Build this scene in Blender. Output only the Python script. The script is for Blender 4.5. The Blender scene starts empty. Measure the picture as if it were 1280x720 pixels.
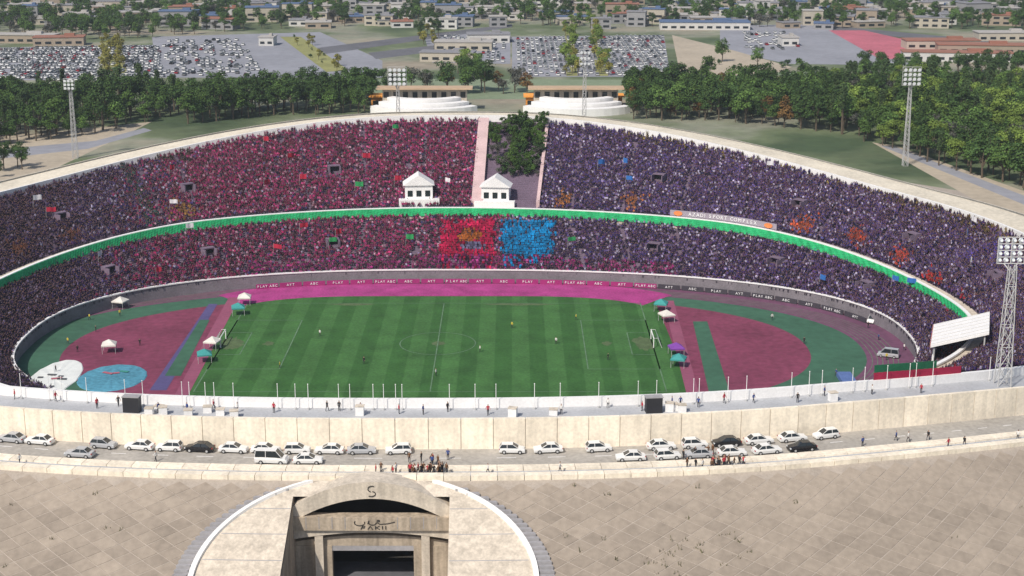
import bpy, bmesh, math, random
import numpy as np
from mathutils import Vector, Matrix
random.seed(7); rng = np.random.default_rng(7)
SC = bpy.context.scene
COL = SC.collection
R_ = math.radians

# ------------------------------------------------------------------ camera, sky, sun, exposure
FPX, PITCH, CAMH = 1920.0, R_(15.1), 110.0
cd = bpy.data.cameras.new('camera'); cam = bpy.data.objects.new('camera', cd); COL.objects.link(cam)
cd.sensor_width = 36; cd.lens = 36 * FPX / 1280; cd.clip_start = 1; cd.clip_end = 20000
cam.location = (0, 0, CAMH); cam.rotation_euler = (R_(90) - PITCH, 0, 0); SC.camera = cam
SUN_EL, SUN_AZ = R_(47), R_(214)          # azimuth clockwise from +Y (north): behind the camera, from the left
w = bpy.data.worlds.new('World'); SC.world = w; w.use_nodes = True
nt = w.node_tree; bg = nt.nodes['Background']
sk = nt.nodes.new('ShaderNodeTexSky'); sk.sky_type = 'NISHITA'; sk.sun_disc = False
sk.sun_elevation = SUN_EL; sk.sun_rotation = SUN_AZ; sk.dust_density = 2.0
nt.links.new(sk.outputs[0], bg.inputs[0]); bg.inputs[1].default_value = 0.095
sd = bpy.data.lights.new('sun', 'SUN'); sun = bpy.data.objects.new('sun', sd); COL.objects.link(sun)
sd.energy = 3.6; sd.angle = R_(0.6); sd.color = (1, .93, .83)
sdir = Vector((math.sin(SUN_AZ) * math.cos(SUN_EL), math.cos(SUN_AZ) * math.cos(SUN_EL), math.sin(SUN_EL)))
sun.rotation_euler = sdir.to_track_quat('Z', 'Y').to_euler(); sun.location = (0, 0, 300)
SC.view_settings.view_transform = 'Standard'; SC.view_settings.look = 'None'
SC.view_settings.exposure = 0.2; SC.view_settings.gamma = 1.0

# ------------------------------------------------------------------ helpers
def proj(x, y, z):
    dz = z - CAMH
    dep = y * math.cos(PITCH) - dz * math.sin(PITCH); up = y * math.sin(PITCH) + dz * math.cos(PITCH)
    return 640 + FPX * x / dep, 360 - FPX * up / dep
def hit(px, py, z):
    """the point at height z seen at photo pixel px,py"""
    u, v = (px - 640) / FPX, (360 - py) / FPX
    d = (u, math.cos(PITCH) + v * math.sin(PITCH), -math.sin(PITCH) + v * math.cos(PITCH))
    t = (z - CAMH) / d[2]
    return Vector((d[0] * t, d[1] * t, z))
def atd(px, py, dist):
    u, v = (px - 640) / FPX, (360 - py) / FPX
    d = (u, math.cos(PITCH) + v * math.sin(PITCH), -math.sin(PITCH) + v * math.cos(PITCH))
    t = dist / d[1]
    return Vector((d[0] * t, dist, CAMH + d[2] * t))

MATS = {}
def mat(name, col, rough=.8, var=.15, scale=.3, bump=0, objcol=False, metal=0, attr=None, inst=False, rand=0, spec=.3, streak=0):
    if name in MATS: return MATS[name]
    m = bpy.data.materials.new(name); m.use_nodes = True; t = m.node_tree; n = t.nodes; l = t.links
    b = n['Principled BSDF']; b.inputs['Roughness'].default_value = rough; b.inputs['Metallic'].default_value = metal
    b.inputs['Specular IOR Level'].default_value = spec
    if attr:
        a = n.new('ShaderNodeAttribute'); a.attribute_name = attr; a.attribute_type = 'INSTANCER' if inst else 'GEOMETRY'
        src = a.outputs['Color']
    elif objcol:
        o = n.new('ShaderNodeObjectInfo'); src = o.outputs['Color']
    else:
        c = n.new('ShaderNodeRGB'); c.outputs[0].default_value = (*col, 1); src = c.outputs[0]
    if var > 0:
        g = n.new('ShaderNodeNewGeometry')
        f = None
        for sc_, dt in ((scale, 6), (scale * 9, 3)):
            x = n.new('ShaderNodeTexNoise'); x.inputs['Scale'].default_value = sc_; x.inputs['Detail'].default_value = dt
            l.new(g.outputs['Position'], x.inputs['Vector'])
            if f is None: f = x.outputs['Fac']
            else:
                ad = n.new('ShaderNodeMath'); ad.operation = 'ADD'; l.new(f, ad.inputs[0]); l.new(x.outputs['Fac'], ad.inputs[1]); f = ad.outputs[0]
        mr = n.new('ShaderNodeMapRange'); mr.inputs['From Min'].default_value = .6; mr.inputs['From Max'].default_value = 1.4
        mr.inputs['To Min'].default_value = 1 - var; mr.inputs['To Max'].default_value = 1 + var
        l.new(f, mr.inputs['Value']); fac = mr.outputs[0]
        if streak:
            mp = n.new('ShaderNodeMapping'); mp.inputs['Scale'].default_value = (1.1, 1.1, .10); l.new(g.outputs['Position'], mp.inputs['Vector'])
            sx_ = n.new('ShaderNodeTexNoise'); sx_.inputs['Scale'].default_value = 1.0; sx_.inputs['Detail'].default_value = 5; l.new(mp.outputs[0], sx_.inputs['Vector'])
            sr = n.new('ShaderNodeMapRange'); sr.inputs['From Min'].default_value = .35; sr.inputs['From Max'].default_value = .6; sr.inputs['To Min'].default_value = 1 - streak; sr.inputs['To Max'].default_value = 1; l.new(sx_.outputs['Fac'], sr.inputs['Value'])
            sm = n.new('ShaderNodeMath'); sm.operation = 'MULTIPLY'; l.new(fac, sm.inputs[0]); l.new(sr.outputs[0], sm.inputs[1]); fac = sm.outputs[0]
        if rand:
            o2 = n.new('ShaderNodeObjectInfo'); m2 = n.new('ShaderNodeMapRange')
            m2.inputs['To Min'].default_value = 1 - rand; m2.inputs['To Max'].default_value = 1 + rand
            l.new(o2.outputs['Random'], m2.inputs['Value'])
            mu = n.new('ShaderNodeMath'); mu.operation = 'MULTIPLY'; l.new(fac, mu.inputs[0]); l.new(m2.outputs[0], mu.inputs[1]); fac = mu.outputs[0]
        vm = n.new('ShaderNodeVectorMath'); vm.operation = 'SCALE'; l.new(src, vm.inputs[0]); l.new(fac, vm.inputs['Scale']); src = vm.outputs[0]
        if bump:
            bp = n.new('ShaderNodeBump'); bp.inputs['Strength'].default_value = bump; bp.inputs['Distance'].default_value = .1
            l.new(f, bp.inputs['Height']); l.new(bp.outputs[0], b.inputs['Normal'])
    l.new(src, b.inputs['Base Color'])
    MATS[name] = m; return m

class MB:
    def __init__(s): s.v = []; s.f = []; s.m = []
    def add(s, vs, fs, mi=0):
        o = len(s.v); s.v += [tuple(p) for p in vs]; s.f += [tuple(o + i for i in f) for f in fs]; s.m += [mi] * len(fs); return s
    def box(s, c, d, mi=0, rz=0, M=None):
        x, y, z = d[0] / 2, d[1] / 2, d[2] / 2
        vs = [Vector((i * x, j * y, k * z)) for k in (-1, 1) for i, j in ((-1, -1), (1, -1), (1, 1), (-1, 1))]
        if rz: vs = [Matrix.Rotation(rz, 3, 'Z') @ p for p in vs]
        vs = [p + Vector(c) for p in vs]
        if M is not None: vs = [M @ p for p in vs]
        return s.add(vs, [(3, 2, 1, 0), (4, 5, 6, 7), (0, 1, 5, 4), (1, 2, 6, 5), (2, 3, 7, 6), (3, 0, 4, 7)], mi)
    def tube(s, pts, rad, n=6, mi=0, cap=True):
        pts = [Vector(p) for p in pts]; rad = rad if hasattr(rad, '__len__') else [rad] * len(pts)
        vs = []; 
        for i, p in enumerate(pts):
            d = (pts[min(i + 1, len(pts) - 1)] - pts[max(i - 1, 0)]).normalized()
            a = d.cross(Vector((0, 0, 1)) if abs(d.z) < .9 else Vector((1, 0, 0))).normalized(); b = d.cross(a)
            vs += [p + (a * math.cos(2 * math.pi * k / n) + b * math.sin(2 * math.pi * k / n)) * rad[i] for k in range(n)]
        fs = [(i * n + k, i * n + (k + 1) % n, (i + 1) * n + (k + 1) % n, (i + 1) * n + k) for i in range(len(pts) - 1) for k in range(n)]
        if cap: fs += [tuple(range(n - 1, -1, -1)), tuple(range((len(pts) - 1) * n, len(pts) * n))]
        return s.add(vs, fs, mi)
    def ball(s, c, r, n=6, k=4, mi=0):
        r = r if hasattr(r, '__len__') else (r, r, r); vs = [(c[0], c[1], c[2] - r[2])]
        for i in range(1, k):
            a = math.pi * i / k
            vs += [(c[0] + r[0] * math.sin(a) * math.cos(2 * math.pi * j / n), c[1] + r[1] * math.sin(a) * math.sin(2 * math.pi * j / n), c[2] - r[2] * math.cos(a)) for j in range(n)]
        vs.append((c[0], c[1], c[2] + r[2])); fs = [(0, 1 + (j + 1) % n, 1 + j) for j in range(n)]
        for i in range(k - 2):
            fs += [(1 + i * n + j, 1 + i * n + (j + 1) % n, 1 + (i + 1) * n + (j + 1) % n, 1 + (i + 1) * n + j) for j in range(n)]
        L = len(vs) - 1; q = 1 + (k - 2) * n; fs += [(L, q + j, q + (j + 1) % n) for j in range(n)]
        return s.add(vs, fs, mi)
    def grid(s, rows, mi=0, close=False):
        """rows: list of lists of points"""
        n = len(rows[0]); vs = [p for r in rows for p in r]
        k = n if close else n - 1
        fs = [(i * n + j, i * n + (j + 1) % n, (i + 1) * n + (j + 1) % n, (i + 1) * n + j) for i in range(len(rows) - 1) for j in range(k)]
        return s.add(vs, fs, mi)
    def mesh(s, name, mats, smooth=False):
        me = bpy.data.meshes.new(name); me.from_pydata(s.v, [], s.f)
        for m in (mats if isinstance(mats, (list, tuple)) else [mats]): me.materials.append(m)
        if any(s.m): me.polygons.foreach_set('material_index', s.m)
        if smooth: me.polygons.foreach_set('use_smooth', [True] * len(s.f))
        me.update(); return me
    def build(s, name, mats, parent=None, smooth=False): return ob(name, s.mesh(name, mats, smooth), parent)
def ob(name, me, parent=None, loc=None, rz=None, scale=None):
    o = bpy.data.objects.new(name, me); COL.objects.link(o)
    if parent: o.parent = parent
    if loc is not None: o.location = loc
    if rz is not None: o.rotation_euler = (0, 0, rz)
    if scale is not None: o.scale = scale if hasattr(scale, '__len__') else (scale,) * 3
    return o
def tag(o, label=None, cat=None, group=None, kind=None):
    if label: o['label'] = label
    if cat: o['category'] = cat
    if group: o['group'] = group
    if kind: o['kind'] = kind
    return o
def empty(name, loc=(0, 0, 0), rz=0): return ob(name, None, None, loc, rz)
def copy_tree(o, parent=None):
    c = o.copy(); COL.objects.link(c); c.parent = parent
    for ch in o.children: copy_tree(ch, c)
    return c
def struct(o): o['kind'] = 'structure'; return o
def outward(me):
    bm = bmesh.new(); bm.from_mesh(me); bmesh.ops.recalc_face_normals(bm, faces=bm.faces); bm.to_mesh(me); bm.free(); return me
def text_mesh(txt, size, m, ext=.03):
    c = bpy.data.curves.new('lettering', 'FONT'); c.body = txt; c.size = size; c.extrude = ext; c.align_x = 'CENTER'; c.align_y = 'CENTER'; c.resolution_u = 2
    o = bpy.data.objects.new('lettering', c); COL.objects.link(o); bpy.context.view_layer.update()
    me = bpy.data.meshes.new_from_object(o.evaluated_get(bpy.context.evaluated_depsgraph_get()))
    bpy.data.objects.remove(o); me.materials.clear(); me.materials.append(m); return me

# ------------------------------------------------------------------ materials
CONC = mat('pale_concrete', (.60, .57, .51), .85, .22, .15, .1)
CREAM = mat('cream_concrete', (.86, .77, .63), .8, .2, .22, .1, rand=.08, streak=.13)
WHITE = mat('white_paint', (.80, .79, .78), .6, .10, .3)
OFFW = mat('off_white_concrete', (.62, .545, .45), .8, .25, .3, .1, streak=.20)
GREYC = mat('grey_concrete', (.34, .33, .34), .85, .2, .2, .1)
STEP = mat('terrace_concrete', (.17, .125, .175), .9, .25, .15)
BLUEG = mat('concourse_paving', (.42, .43, .45), .8, .2, .25)
ASPH = mat('asphalt', (.13, .13, .145), .9, .25, .08); DUST = mat('dusty_road', (.38, .355, .32), .9, .3, .15)
LOT = mat('parking_asphalt', (.27, .275, .31), .9, .18, .03)
SLAB = mat('paving_slab', (.300, .252, .205), .85, .22, .11, .1, rand=.10)
JOINT = mat('slab_joint', (.37, .32, .272), .85, .2, .3)
TRACK = mat('running_track', (.145, .060, .110), .85, .35, .06)
RED = mat('red_surface', (.19, .042, .082), .85, .4, .07)
PINKT = mat('magenta_surface', (.36, .045, .20), .8, .45, .2)
GREENA = mat('green_surround', (.045, .12, .075), .9, .3, .05)
LINE = mat('white_line', (.11, .19, .11), .8, .5, .4)
DARK = mat('dark_metal', (.03, .03, .035), .5, .1, .5)
STEEL = mat('painted_steel', (.46, .46, .46), .5, .1, .5)
GLASS = mat('dark_glass', (.02, .025, .03), .08, 0, spec=.6)
TYRE = mat('tyre', (.015, .015, .016), .9, 0)
CARP = mat('car_paint', (1, 1, 1), .25, .06, .6, objcol=True, spec=.5)
LAMP = mat('lamp_glass', (.75, .78, .8), .2, .1, 1)
BARK = mat('bark', (.11, .085, .06), .9, .2, 1)

# grass: mowing bands
def turf():
    m = mat('mown_turf', (.03, .11, .03), .9, .42, .16)
    t = m.node_tree; n = t.nodes; l = t.links
    g = n.new('ShaderNodeNewGeometry'); sx = n.new('ShaderNodeSeparateXYZ'); l.new(g.outputs['Position'], sx.inputs[0])
    a = n.new('ShaderNodeMath'); a.operation = 'MULTIPLY'; a.inputs[1].default_value = math.pi / 4.1; l.new(sx.outputs['X'], a.inputs[0])
    s = n.new('ShaderNodeMath'); s.operation = 'SINE'; l.new(a.outputs[0], s.inputs[0])
    r = n.new('ShaderNodeMapRange'); r.interpolation_type = 'SMOOTHSTEP'; r.inputs['From Min'].default_value = -.12; r.inputs['From Max'].default_value = .12; l.new(s.outputs[0], r.inputs['Value'])
    mx = n.new('ShaderNodeMix'); mx.data_type = 'RGBA'; l.new(r.outputs[0], mx.inputs[0])
    mx.inputs[6].default_value = (.034, .108, .024, 1); mx.inputs[7].default_value = (.050, .140, .036, 1)
    rgb = [x for x in n if x.bl_idname == 'ShaderNodeRGB'][0]; vm = [x for x in n if x.bl_idname == 'ShaderNodeVectorMath'][0]
    l.new(mx.outputs[2], vm.inputs[0]); n.remove(rgb); return m
TURF = turf()
def land():
    m = mat('dry_land', (.2, .2, .15), .95, .3, .02)
    t = m.node_tree; n = t.nodes; l = t.links
    g = n.new('ShaderNodeNewGeometry'); x = n.new('ShaderNodeTexNoise'); x.inputs['Scale'].default_value = .011; x.inputs['Detail'].default_value = 7; l.new(g.outputs['Position'], x.inputs['Vector'])
    cr = n.new('ShaderNodeValToRGB'); e = cr.color_ramp.elements
    e[0].position = .36; e[0].color = (.055, .085, .04, 1); e[1].position = .62; e[1].color = (.30, .26, .20, 1)
    q = e.new(.47); q.color = (.13, .16, .085, 1); q = e.new(.53); q.color = (.22, .23, .17, 1)
    l.new(x.outputs['Fac'], cr.inputs[0])
    rgb = [k for k in n if k.bl_idname == 'ShaderNodeRGB'][0]; vm = [k for k in n if k.bl_idname == 'ShaderNodeVectorMath'][0]
    l.new(cr.outputs[0], vm.inputs[0]); n.remove(rgb); return m
LAND = land()

# ------------------------------------------------------------------ plan curves of the bowl
CX, CY = -18.0, 352.0
def ss(a, b, x):
    t = np.clip((x - a) / (b - a), 0, 1); return t * t * (3 - 2 * t)
def se(v, n): return np.sign(v) * np.abs(v) ** (2 / n)
def fold(ph): return np.abs((np.degrees(ph) + 180) % 360 - 180)
def Fc(ph):
    s, c = np.sin(ph), np.cos(ph); a = np.where(s > 0, 113, 98); b = np.where(c > 0, 62, 60)
    return np.stack([CX + a * se(s, 2.4), CY + b * se(c, 2.4), 2.5 + 0 * ph], -1)
def Mc(ph):
    s, c = np.sin(ph), np.cos(ph); a = np.where(s > 0, 126, 118); b = np.where(c > 0, 91, 80)
    return np.stack([CX + a * s, CY + b * c, 12.2 - 5.7 * ss(35, 85, fold(ph))], -1)
def Rc(ph):
    s, c = np.sin(ph), np.cos(ph); p = fold(ph); b = np.where(c > 0, 150, 122); n = np.where(c > 0, 2, 2.5)
    return np.stack([CX + 150 * se(s, n), CY + b * se(c, n), 32 - 11 * ss(6, 62, p) + 7 * ss(110, 160, p)], -1)
def plan_normal(fn, ph):
    e = .01; t = fn(ph + e) - fn(ph - e); t = t[..., :2]; n = np.stack([-t[..., 1], t[..., 0]], -1)
    n /= np.linalg.norm(n, axis=-1, keepdims=True)
    return n
def ring(ph, o, dz=0, fn=Rc):
    ph = np.atleast_1d(np.asarray(ph, float)); p = fn(ph).copy(); p[:, :2] += plan_normal(fn, ph) * np.reshape(o, (-1, 1)); p[:, 2] += dz; return p
def wc(ph): return 14 - 8 * ss(100, 150, fold(np.atleast_1d(ph)))
GZ = 8.5
EMB0 = 13.5
def emb(ph, n):
    """a point on the outer embankment, n metres outward of its top edge"""
    p = ring(ph, wc(ph) + EMB0 + n, -4.2); p[:, 2] = np.maximum(p[:, 2] - .5 * n, GZ); return p
def full(n): return np.linspace(0, 2 * math.pi, n, endpoint=False)
if Vector((plan_normal(Rc, np.array([0.]))[0][0], plan_normal(Rc, np.array([0.]))[0][1])).y < 0:
    _pn = plan_normal
    def plan_normal(fn, ph): return -_pn(fn, ph)

def find_phi(px, fn, lo, hi):
    """the bowl angle (degrees) whose point fn is seen in photo column px"""
    a, b = lo, hi; ga = proj(*fn(np.array([R_(a)]))[0])[0] - px
    for _ in range(50):
        m = (a + b) / 2; gm = proj(*fn(np.array([R_(m)]))[0])[0] - px
        if (gm > 0) == (ga > 0): a = m
        else: b = m
    return a

# ------------------------------------------------------------------ the ground outside
ph = full(360)
mb = MB(); off = [0, 12, 45, 120, 350, 1100, 4000, 12000]
base = emb(ph, 45.0); nrm = plan_normal(Rc, ph)
rows = []
for o in off:
    p = base.copy(); p[:, :2] += nrm * o; p[:, 2] = GZ; rows.append(p.tolist())
mb.grid(rows, close=True); struct(ob('ground', outward(mb.mesh('ground', LAND))))
def sheet(name, pts, m, dz, z=GZ):
    o = ob(name, MB().add([(p[0], p[1], z + dz) for p in pts], [tuple(range(len(pts)))]).mesh(name, m))
    if o.data.polygons[0].normal.z < 0: o.data.flip_normals()
    return struct(o)
def gp(l, z=GZ): return [hit(a, b, z) for a, b in l]

# ------------------------------------------------------------------ the playing field
def ell(a, b, n=2.2, N=160, cx=CX, cy=CY): 
    t = full(N); return [(cx + a * se(np.sin(x), n), cy + b * se(np.cos(x), n)) for x in t]
ft = full(240); fp = Fc(ft)
sheet('running_track', [(p[0], p[1]) for p in fp], TRACK, 0, 0)
sheet('green_surround', ell(102, 55), GREENA, .004, 0)
sheet('red_surround', ell(89, 49), RED, .008, 0)
sheet('pitch', [(CX - 55, CY - 48), (CX + 58, CY - 48), (CX + 56, CY + 47), (CX - 56, CY + 47)], TURF, .014, 0)
_q = np.radians(np.linspace(-50, 50, 90)); mb = MB()
def _se(a, b, n=2.6): return [(CX + a * float(se(np.sin(x), n)), CY + b * float(se(np.cos(x), n)), .034) for x in _q]
mb.grid([_se(60, 47.4, 4), _se(65, 54, 4), _se(70, 60.0, 4)]); struct(ob('pink_runway', outward(mb.mesh('pink_runway', PINKT))))
WORN = mat('worn_turf', (.085, .125, .055), .95, .5, .5)
for cx_, cy_, rx, ry in ((CX - 50, CY + 4, 3.2, 5.5), (CX + 50, CY + 4, 3.2, 5.5), (CX, CY + 4, 2.2, 2.0), (CX - 41, CY + 4, 1.4, 1.8), (CX + 41, CY + 4, 1.4, 1.8), (CX + 20, CY + 39, 9, 1.2), (CX - 24, CY + 39, 7, 1.1)):
    sheet('worn_turf', [(cx_ + rx * math.cos(t_) * random.uniform(.6, 1.15), cy_ + ry * math.sin(t_) * random.uniform(.6, 1.15)) for t_ in full(26)], WORN, .024, 0)
BLUEL = mat('blue_violet_lane', (.09, .075, .19), .8, .2, .1); PINKL = mat('pink_lane', (.26, .075, .13), .8, .2, .1)
for li_, (nm, pts, m) in enumerate((('blue_lane', [(187, 488), (208, 488), (272, 380), (261, 380)], BLUEL), ('green_wedge', [(206, 470), (226, 470), (262, 400), (250, 400)], GREENA),
                   ('pink_lane', [(215, 500), (232, 500), (300, 372), (286, 372)], PINKL),
                   ('pink_lane', [(860, 500), (876, 500), (842, 376), (829, 376)], PINKL), ('green_wedge', [(886, 490), (912, 490), (884, 402), (866, 402)], GREENA))):
    sheet(nm, gp(pts, 0), m, .040 + .004 * li_, 0)
mb = MB()
def seg(x0, y0, x1, y1, wd=.28, z=.066):
    d = Vector((x1 - x0, y1 - y0, 0)).normalized(); n = Vector((-d.y, d.x, 0)) * wd / 2
    mb.add([Vector((x0, y0, z)) - n, Vector((x1, y1, z)) - n, Vector((x1, y1, z)) + n, Vector((x0, y0, z)) + n], [(0, 1, 2, 3)])
def box_line(x0, y0, x1, y1):
    seg(x0, y0, x1, y0); seg(x1, y0, x1, y1); seg(x1, y1, x0, y1); seg(x0, y1, x0, y0)
PY = CY + 4
box_line(CX - 52, PY - 36, CX + 52, PY + 36); seg(CX, PY - 36, CX, PY + 36)
for s in (-1, 1): box_line(CX + s * 52, PY - 20, CX + s * 35.5, PY + 20); box_line(CX + s * 52, PY - 9, CX + s * 46.5, PY + 9)
for k in range(48):
    a, b = 2 * math.pi * k / 48, 2 * math.pi * (k + 1) / 48; seg(CX + 9.15 * math.cos(a), PY + 9.15 * math.sin(a), CX + 9.15 * math.cos(b), PY + 9.15 * math.sin(b))
struct(mb.build('pitch_lines', LINE))
mb = MB()
for k in range(6):
    pts = ell(103.2 + k * 1.2, 55.6 + k * .75, 2.25, 220)
    for i in range(220):
        p, q = pts[i], pts[(i + 1) % 220]; seg(p[0], p[1], q[0], q[1], .16, .010)
struct(mb.build('lane_lines', LINE))

# ------------------------------------------------------------------ the stadium bowl
stadium = tag(empty('stadium', (CX, CY, 0)), 'huge open oval stadium with two packed tiers of stands', 'stadium')
def sob(name, me, parent=stadium):
    o = ob(name, me, parent)
    if parent is stadium: o.matrix_parent_inverse = Matrix.Translation((-CX, -CY, 0))
    return o
NP = 288; ph = full(NP)
NLOW, NUP = 24, 50
def lower_at(ph, t):
    a, b = Fc(ph), Mc(ph); return a + (b - a) * np.reshape(t, (-1, 1))
def upper_at(ph, t):
    a = ring(ph, 3.0, 2.2, Mc); b = Rc(ph); b = b + 0; b[:, :2] -= plan_normal(Rc, ph) * 1.2; b[:, 2] -= .2
    return a + (b - a) * np.reshape(t, (-1, 1))
def terrace(fn, n):
    mb = MB(); rows = []
    for i in range(n):
        p = fn(ph, np.full(NP, i / n)); q = fn(ph, np.full(NP, (i + 1) / n)); q2 = q.copy(); q2[:, 2] = p[:, 2]
        rows += [p.tolist(), q2.tolist()]
    rows.append(fn(ph, np.ones(NP)).tolist()); mb.grid(rows, close=True); return mb
sob('lower_tier', terrace(lower_at, NLOW).mesh('lower_tier', STEP))
sob('upper_tier', terrace(upper_at, NUP).mesh('upper_tier', STEP))
def ringwall(fn, o0, o1, z0, z1, m, name, parent=stadium, phs=None, close=True, dzf=None):
    q = ph if phs is None else phs
    r = [ring(q, o, dz, fn).tolist() for o, dz in ((o0, z0), (o0, z1), (o1, z1), (o1, z0))]
    mbx = MB().grid(r + [r[0]], close=close); return sob(name, mbx.mesh(name, m), parent)
mb = MB(); r0 = Fc(ph); a = r0.copy(); a[:, 2] = -.3; b = ring(ph, 0, .9, Fc); c = ring(ph, .5, .9, Fc); d = ring(ph, .5, -.2, Fc)
mb.grid([a.tolist(), b.tolist(), c.tolist(), d.tolist()], close=True); sob('front_barrier', mb.mesh('front_barrier', mat('barrier_grey', (.20, .18, .20), .8, .3, .3)))
ringwall(Fc, -.2, .5, .9, 1.2, WHITE, 'barrier_coping')
mb = MB(); mb.grid([ring(ph, -.25, -.6, Mc).tolist(), ring(ph, -.25, 2.6, Mc).tolist(), ring(ph, .3, 2.6, Mc).tolist(), ring(ph, .3, 2.2, Mc).tolist(), ring(ph, 3.05, 2.2, Mc).tolist()], close=True)
sob('mid_walkway', mb.mesh('mid_walkway', OFFW))
ringwall(Mc, -.45, .45, 2.6, 2.95, WHITE, 'walkway_coping')
ringwall(Rc, -1.3, -.6, -.6, 1.5, WHITE, 'rim_parapet')
mb = MB(); W = wc(ph)
mb.grid([ring(ph, -.6, 0).tolist(), ring(ph, W, 0).tolist()], close=True); cf_ = sob('concourse_floor', mb.mesh('concourse_floor', [mat('sandy_concourse', (.66, .60, .49), .85, .25, .12), BLUEG])); [setattr(p_, 'material_index', 1) for p_ in cf_.data.polygons if p_.center.y < CY - 70]
mb = MB(); mb.grid([ring(ph, W, .5).tolist(), ring(ph, W + .35, .5).tolist(), ring(ph, W + .4, -4.3).tolist()], close=True); sob('outer_wall', mb.mesh('outer_wall', CONC))
# road, kerbs and embankment round the bowl
mb = MB(); mb.grid([ring(ph, W + .3, -4.2).tolist(), ring(ph, W + 8, -4.2).tolist()], close=True); struct(mb.build('ring_road', DUST))
mb = MB(); mb.grid([ring(ph, W + 7.9, -4.26).tolist(), ring(ph, W + 9.9, -4.12).tolist(), ring(ph, W + 12, -4.12).tolist(), ring(ph, W + 13.6, -4.3).tolist()], close=True); struct(mb.build('footpath', BLUEG))
mb = MB()
for s_ in np.arange(-2.2, 2.2, .038):
    a_ = np.array([math.pi + s_, math.pi + s_ + .014]); g_ = [ring(a_, wc(a_) + o_, -4.19).tolist() for o_ in (4.25, 4.42)]; mb.grid(g_)
struct(mb.build('lane_paint', WHITE))

# tunnel portals stand on the embankment at these bowl angles
E_AT = lambda q: emb(q, 9.0)
PORT = [find_phi(460, E_AT, 150, 230)]
_pt = np.radians(np.linspace(95, 265, 3401)); _pp = emb(_pt, 4.0); _cl = np.concatenate([[0], np.cumsum(np.linalg.norm(np.diff(_pp[:, :2], axis=0), axis=1))]); _cl -= np.interp(math.pi, _pt, _cl)
def PHI(s_): return np.interp(-np.asarray(s_, float), _cl, _pt)      # s: metres to the right along the near side
S0 = [float(-np.interp(R_(p), _pt, _cl)) for p in PORT]
def sphi(k, s): return PHI(S0[k] + np.asarray(s, float))
def sn(k, phi): return -np.interp(phi, _pt, _cl, left=1e4, right=1e4) - S0[k]   # sideways metres from portal k
CUT0, CUTW = 3.0, 11.4
NE = 1440; pe = full(NE); ns = np.linspace(0, 45, 46)
mb = MB(); rows = [emb(pe, n) for n in ns]
vs = np.concatenate(rows).tolist(); fs = []
sk_ = [np.abs(sn(k, pe + math.pi / NE)) < CUTW + .7 for k in range(len(PORT))]; skm = sk_[0]
for i in range(45):
    cut = ns[i] + .5 > CUT0 - .6
    for j in range(NE):
        if cut and skm[j]: continue
        fs.append((i * NE + j, i * NE + (j + 1) % NE, (i + 1) * NE + (j + 1) % NE, (i + 1) * NE + j))
mb.add(vs, fs); em = struct(ob('embankment', outward(mb.mesh('embankment', JOINT))))
# rhombic paving slabs on the side of the embankment that faces us
def outer_hw(n): return 23.0 * math.sqrt(max(0, 1 - (min(n - 16.5, 0) / 17.2) ** 2)) + .12 * max(0, n - 16.5)
slabs = []; DS, DN = 3.9, 2.4
for r in range(32):
    for c in range(-38, 44):
        s = c * DS + (DS / 2 if r % 2 else 0); n = .4 + DN / 2 * (r + 1)
        phc = float(PHI(s))
        if any(abs(sn(k, phc)) < outer_hw(n) + 1.2 for k in range(len(PORT))): continue
        jit = random.uniform(-.03, .05)
        cs = []
        for a, b in ((0, -.462), (.466, 0), (0, .462), (-.466, 0)):
            nn = n + b * DN; p = emb(np.array([float(PHI(s + a * DS))]), nn)[0]; cs.append((p[0], p[1], p[2] + .05 + jit * .6))
        m_ = np.mean(np.array(cs), 0); u, v = proj(*m_)
        slabs.append((v, u, cs))
near = [q for q in slabs if -30 < q[1] < 1310 and q[0] < 735]; rest = [q for q in slabs if q not in near and -400 < q[1] < 1700]
near.sort(key=lambda q: -q[0]); rest += near[300:]; near = near[:300]
def slab_geo(mb, cs):
    lo = [(x, y, z - .3) for x, y, z in cs]
    mb.add(cs + lo, [(0, 1, 2, 3), (0, 4, 5, 1), (1, 5, 6, 2), (2, 6, 7, 3), (3, 7, 4, 0)])
for v, u, cs in near:
    mb = MB(); slab_geo(mb, cs); ob('paving_slab', outward(mb.mesh('paving_slab', SLAB)), em)
mb = MB(); [slab_geo(mb, cs) for v, u, cs in rest]
if rest: tag(ob('outlying_paving_slabs', outward(mb.mesh('outlying_paving_slabs', SLAB)), em), kind='stuff')
# kerbs: two pale lines of long stones
st = np.arange(-128, 152, 4.0)
kr = struct(empty('kerb'))
for oo, wd, hh in ((8.0, 1.9, .35), (12.0, 1.45, .75)):
    for s in st:
        mb = MB(); a = PHI(np.linspace(s + .03, s + 3.94, 3)); w_ = wc(a)
        g = [ring(a, w_ + oo, -4.3), ring(a, w_ + oo, -4.2 + hh), ring(a, w_ + oo + wd, -4.2 + hh), ring(a, w_ + oo + wd, -5.0)]
        mb.grid([q.tolist() for q in g]); mb.add([g[i][0] for i in range(4)] + [g[i][-1] for i in range(4)], [(0, 1, 2, 3), (4, 5, 6, 7)])
        ob('kerb_stone', outward(mb.mesh('kerb_stone', CREAM)), kr)
# facing panels on the outer wall, nearest side
for s in np.arange(-130, 156, 5.2):
    a = PHI(np.linspace(s, s + 5.08, 3)); w_ = wc(a); mb = MB()
    g = [ring(a, w_ + .36, -4.25), ring(a, w_ + .55, -4.2), ring(a, w_ + .55, .75), ring(a, w_ - .1, .75), ring(a, w_ - .1, .45)]
    mb.grid([q.tolist() for q in g]); n_ = len(g); mb.add([g[i][0] for i in range(n_)] + [g[i][-1] for i in range(n_)], [tuple(range(n_)), tuple(range(n_, 2 * n_))])
    sob('wall_panel', outward(mb.mesh('wall_panel', CREAM)))

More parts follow.
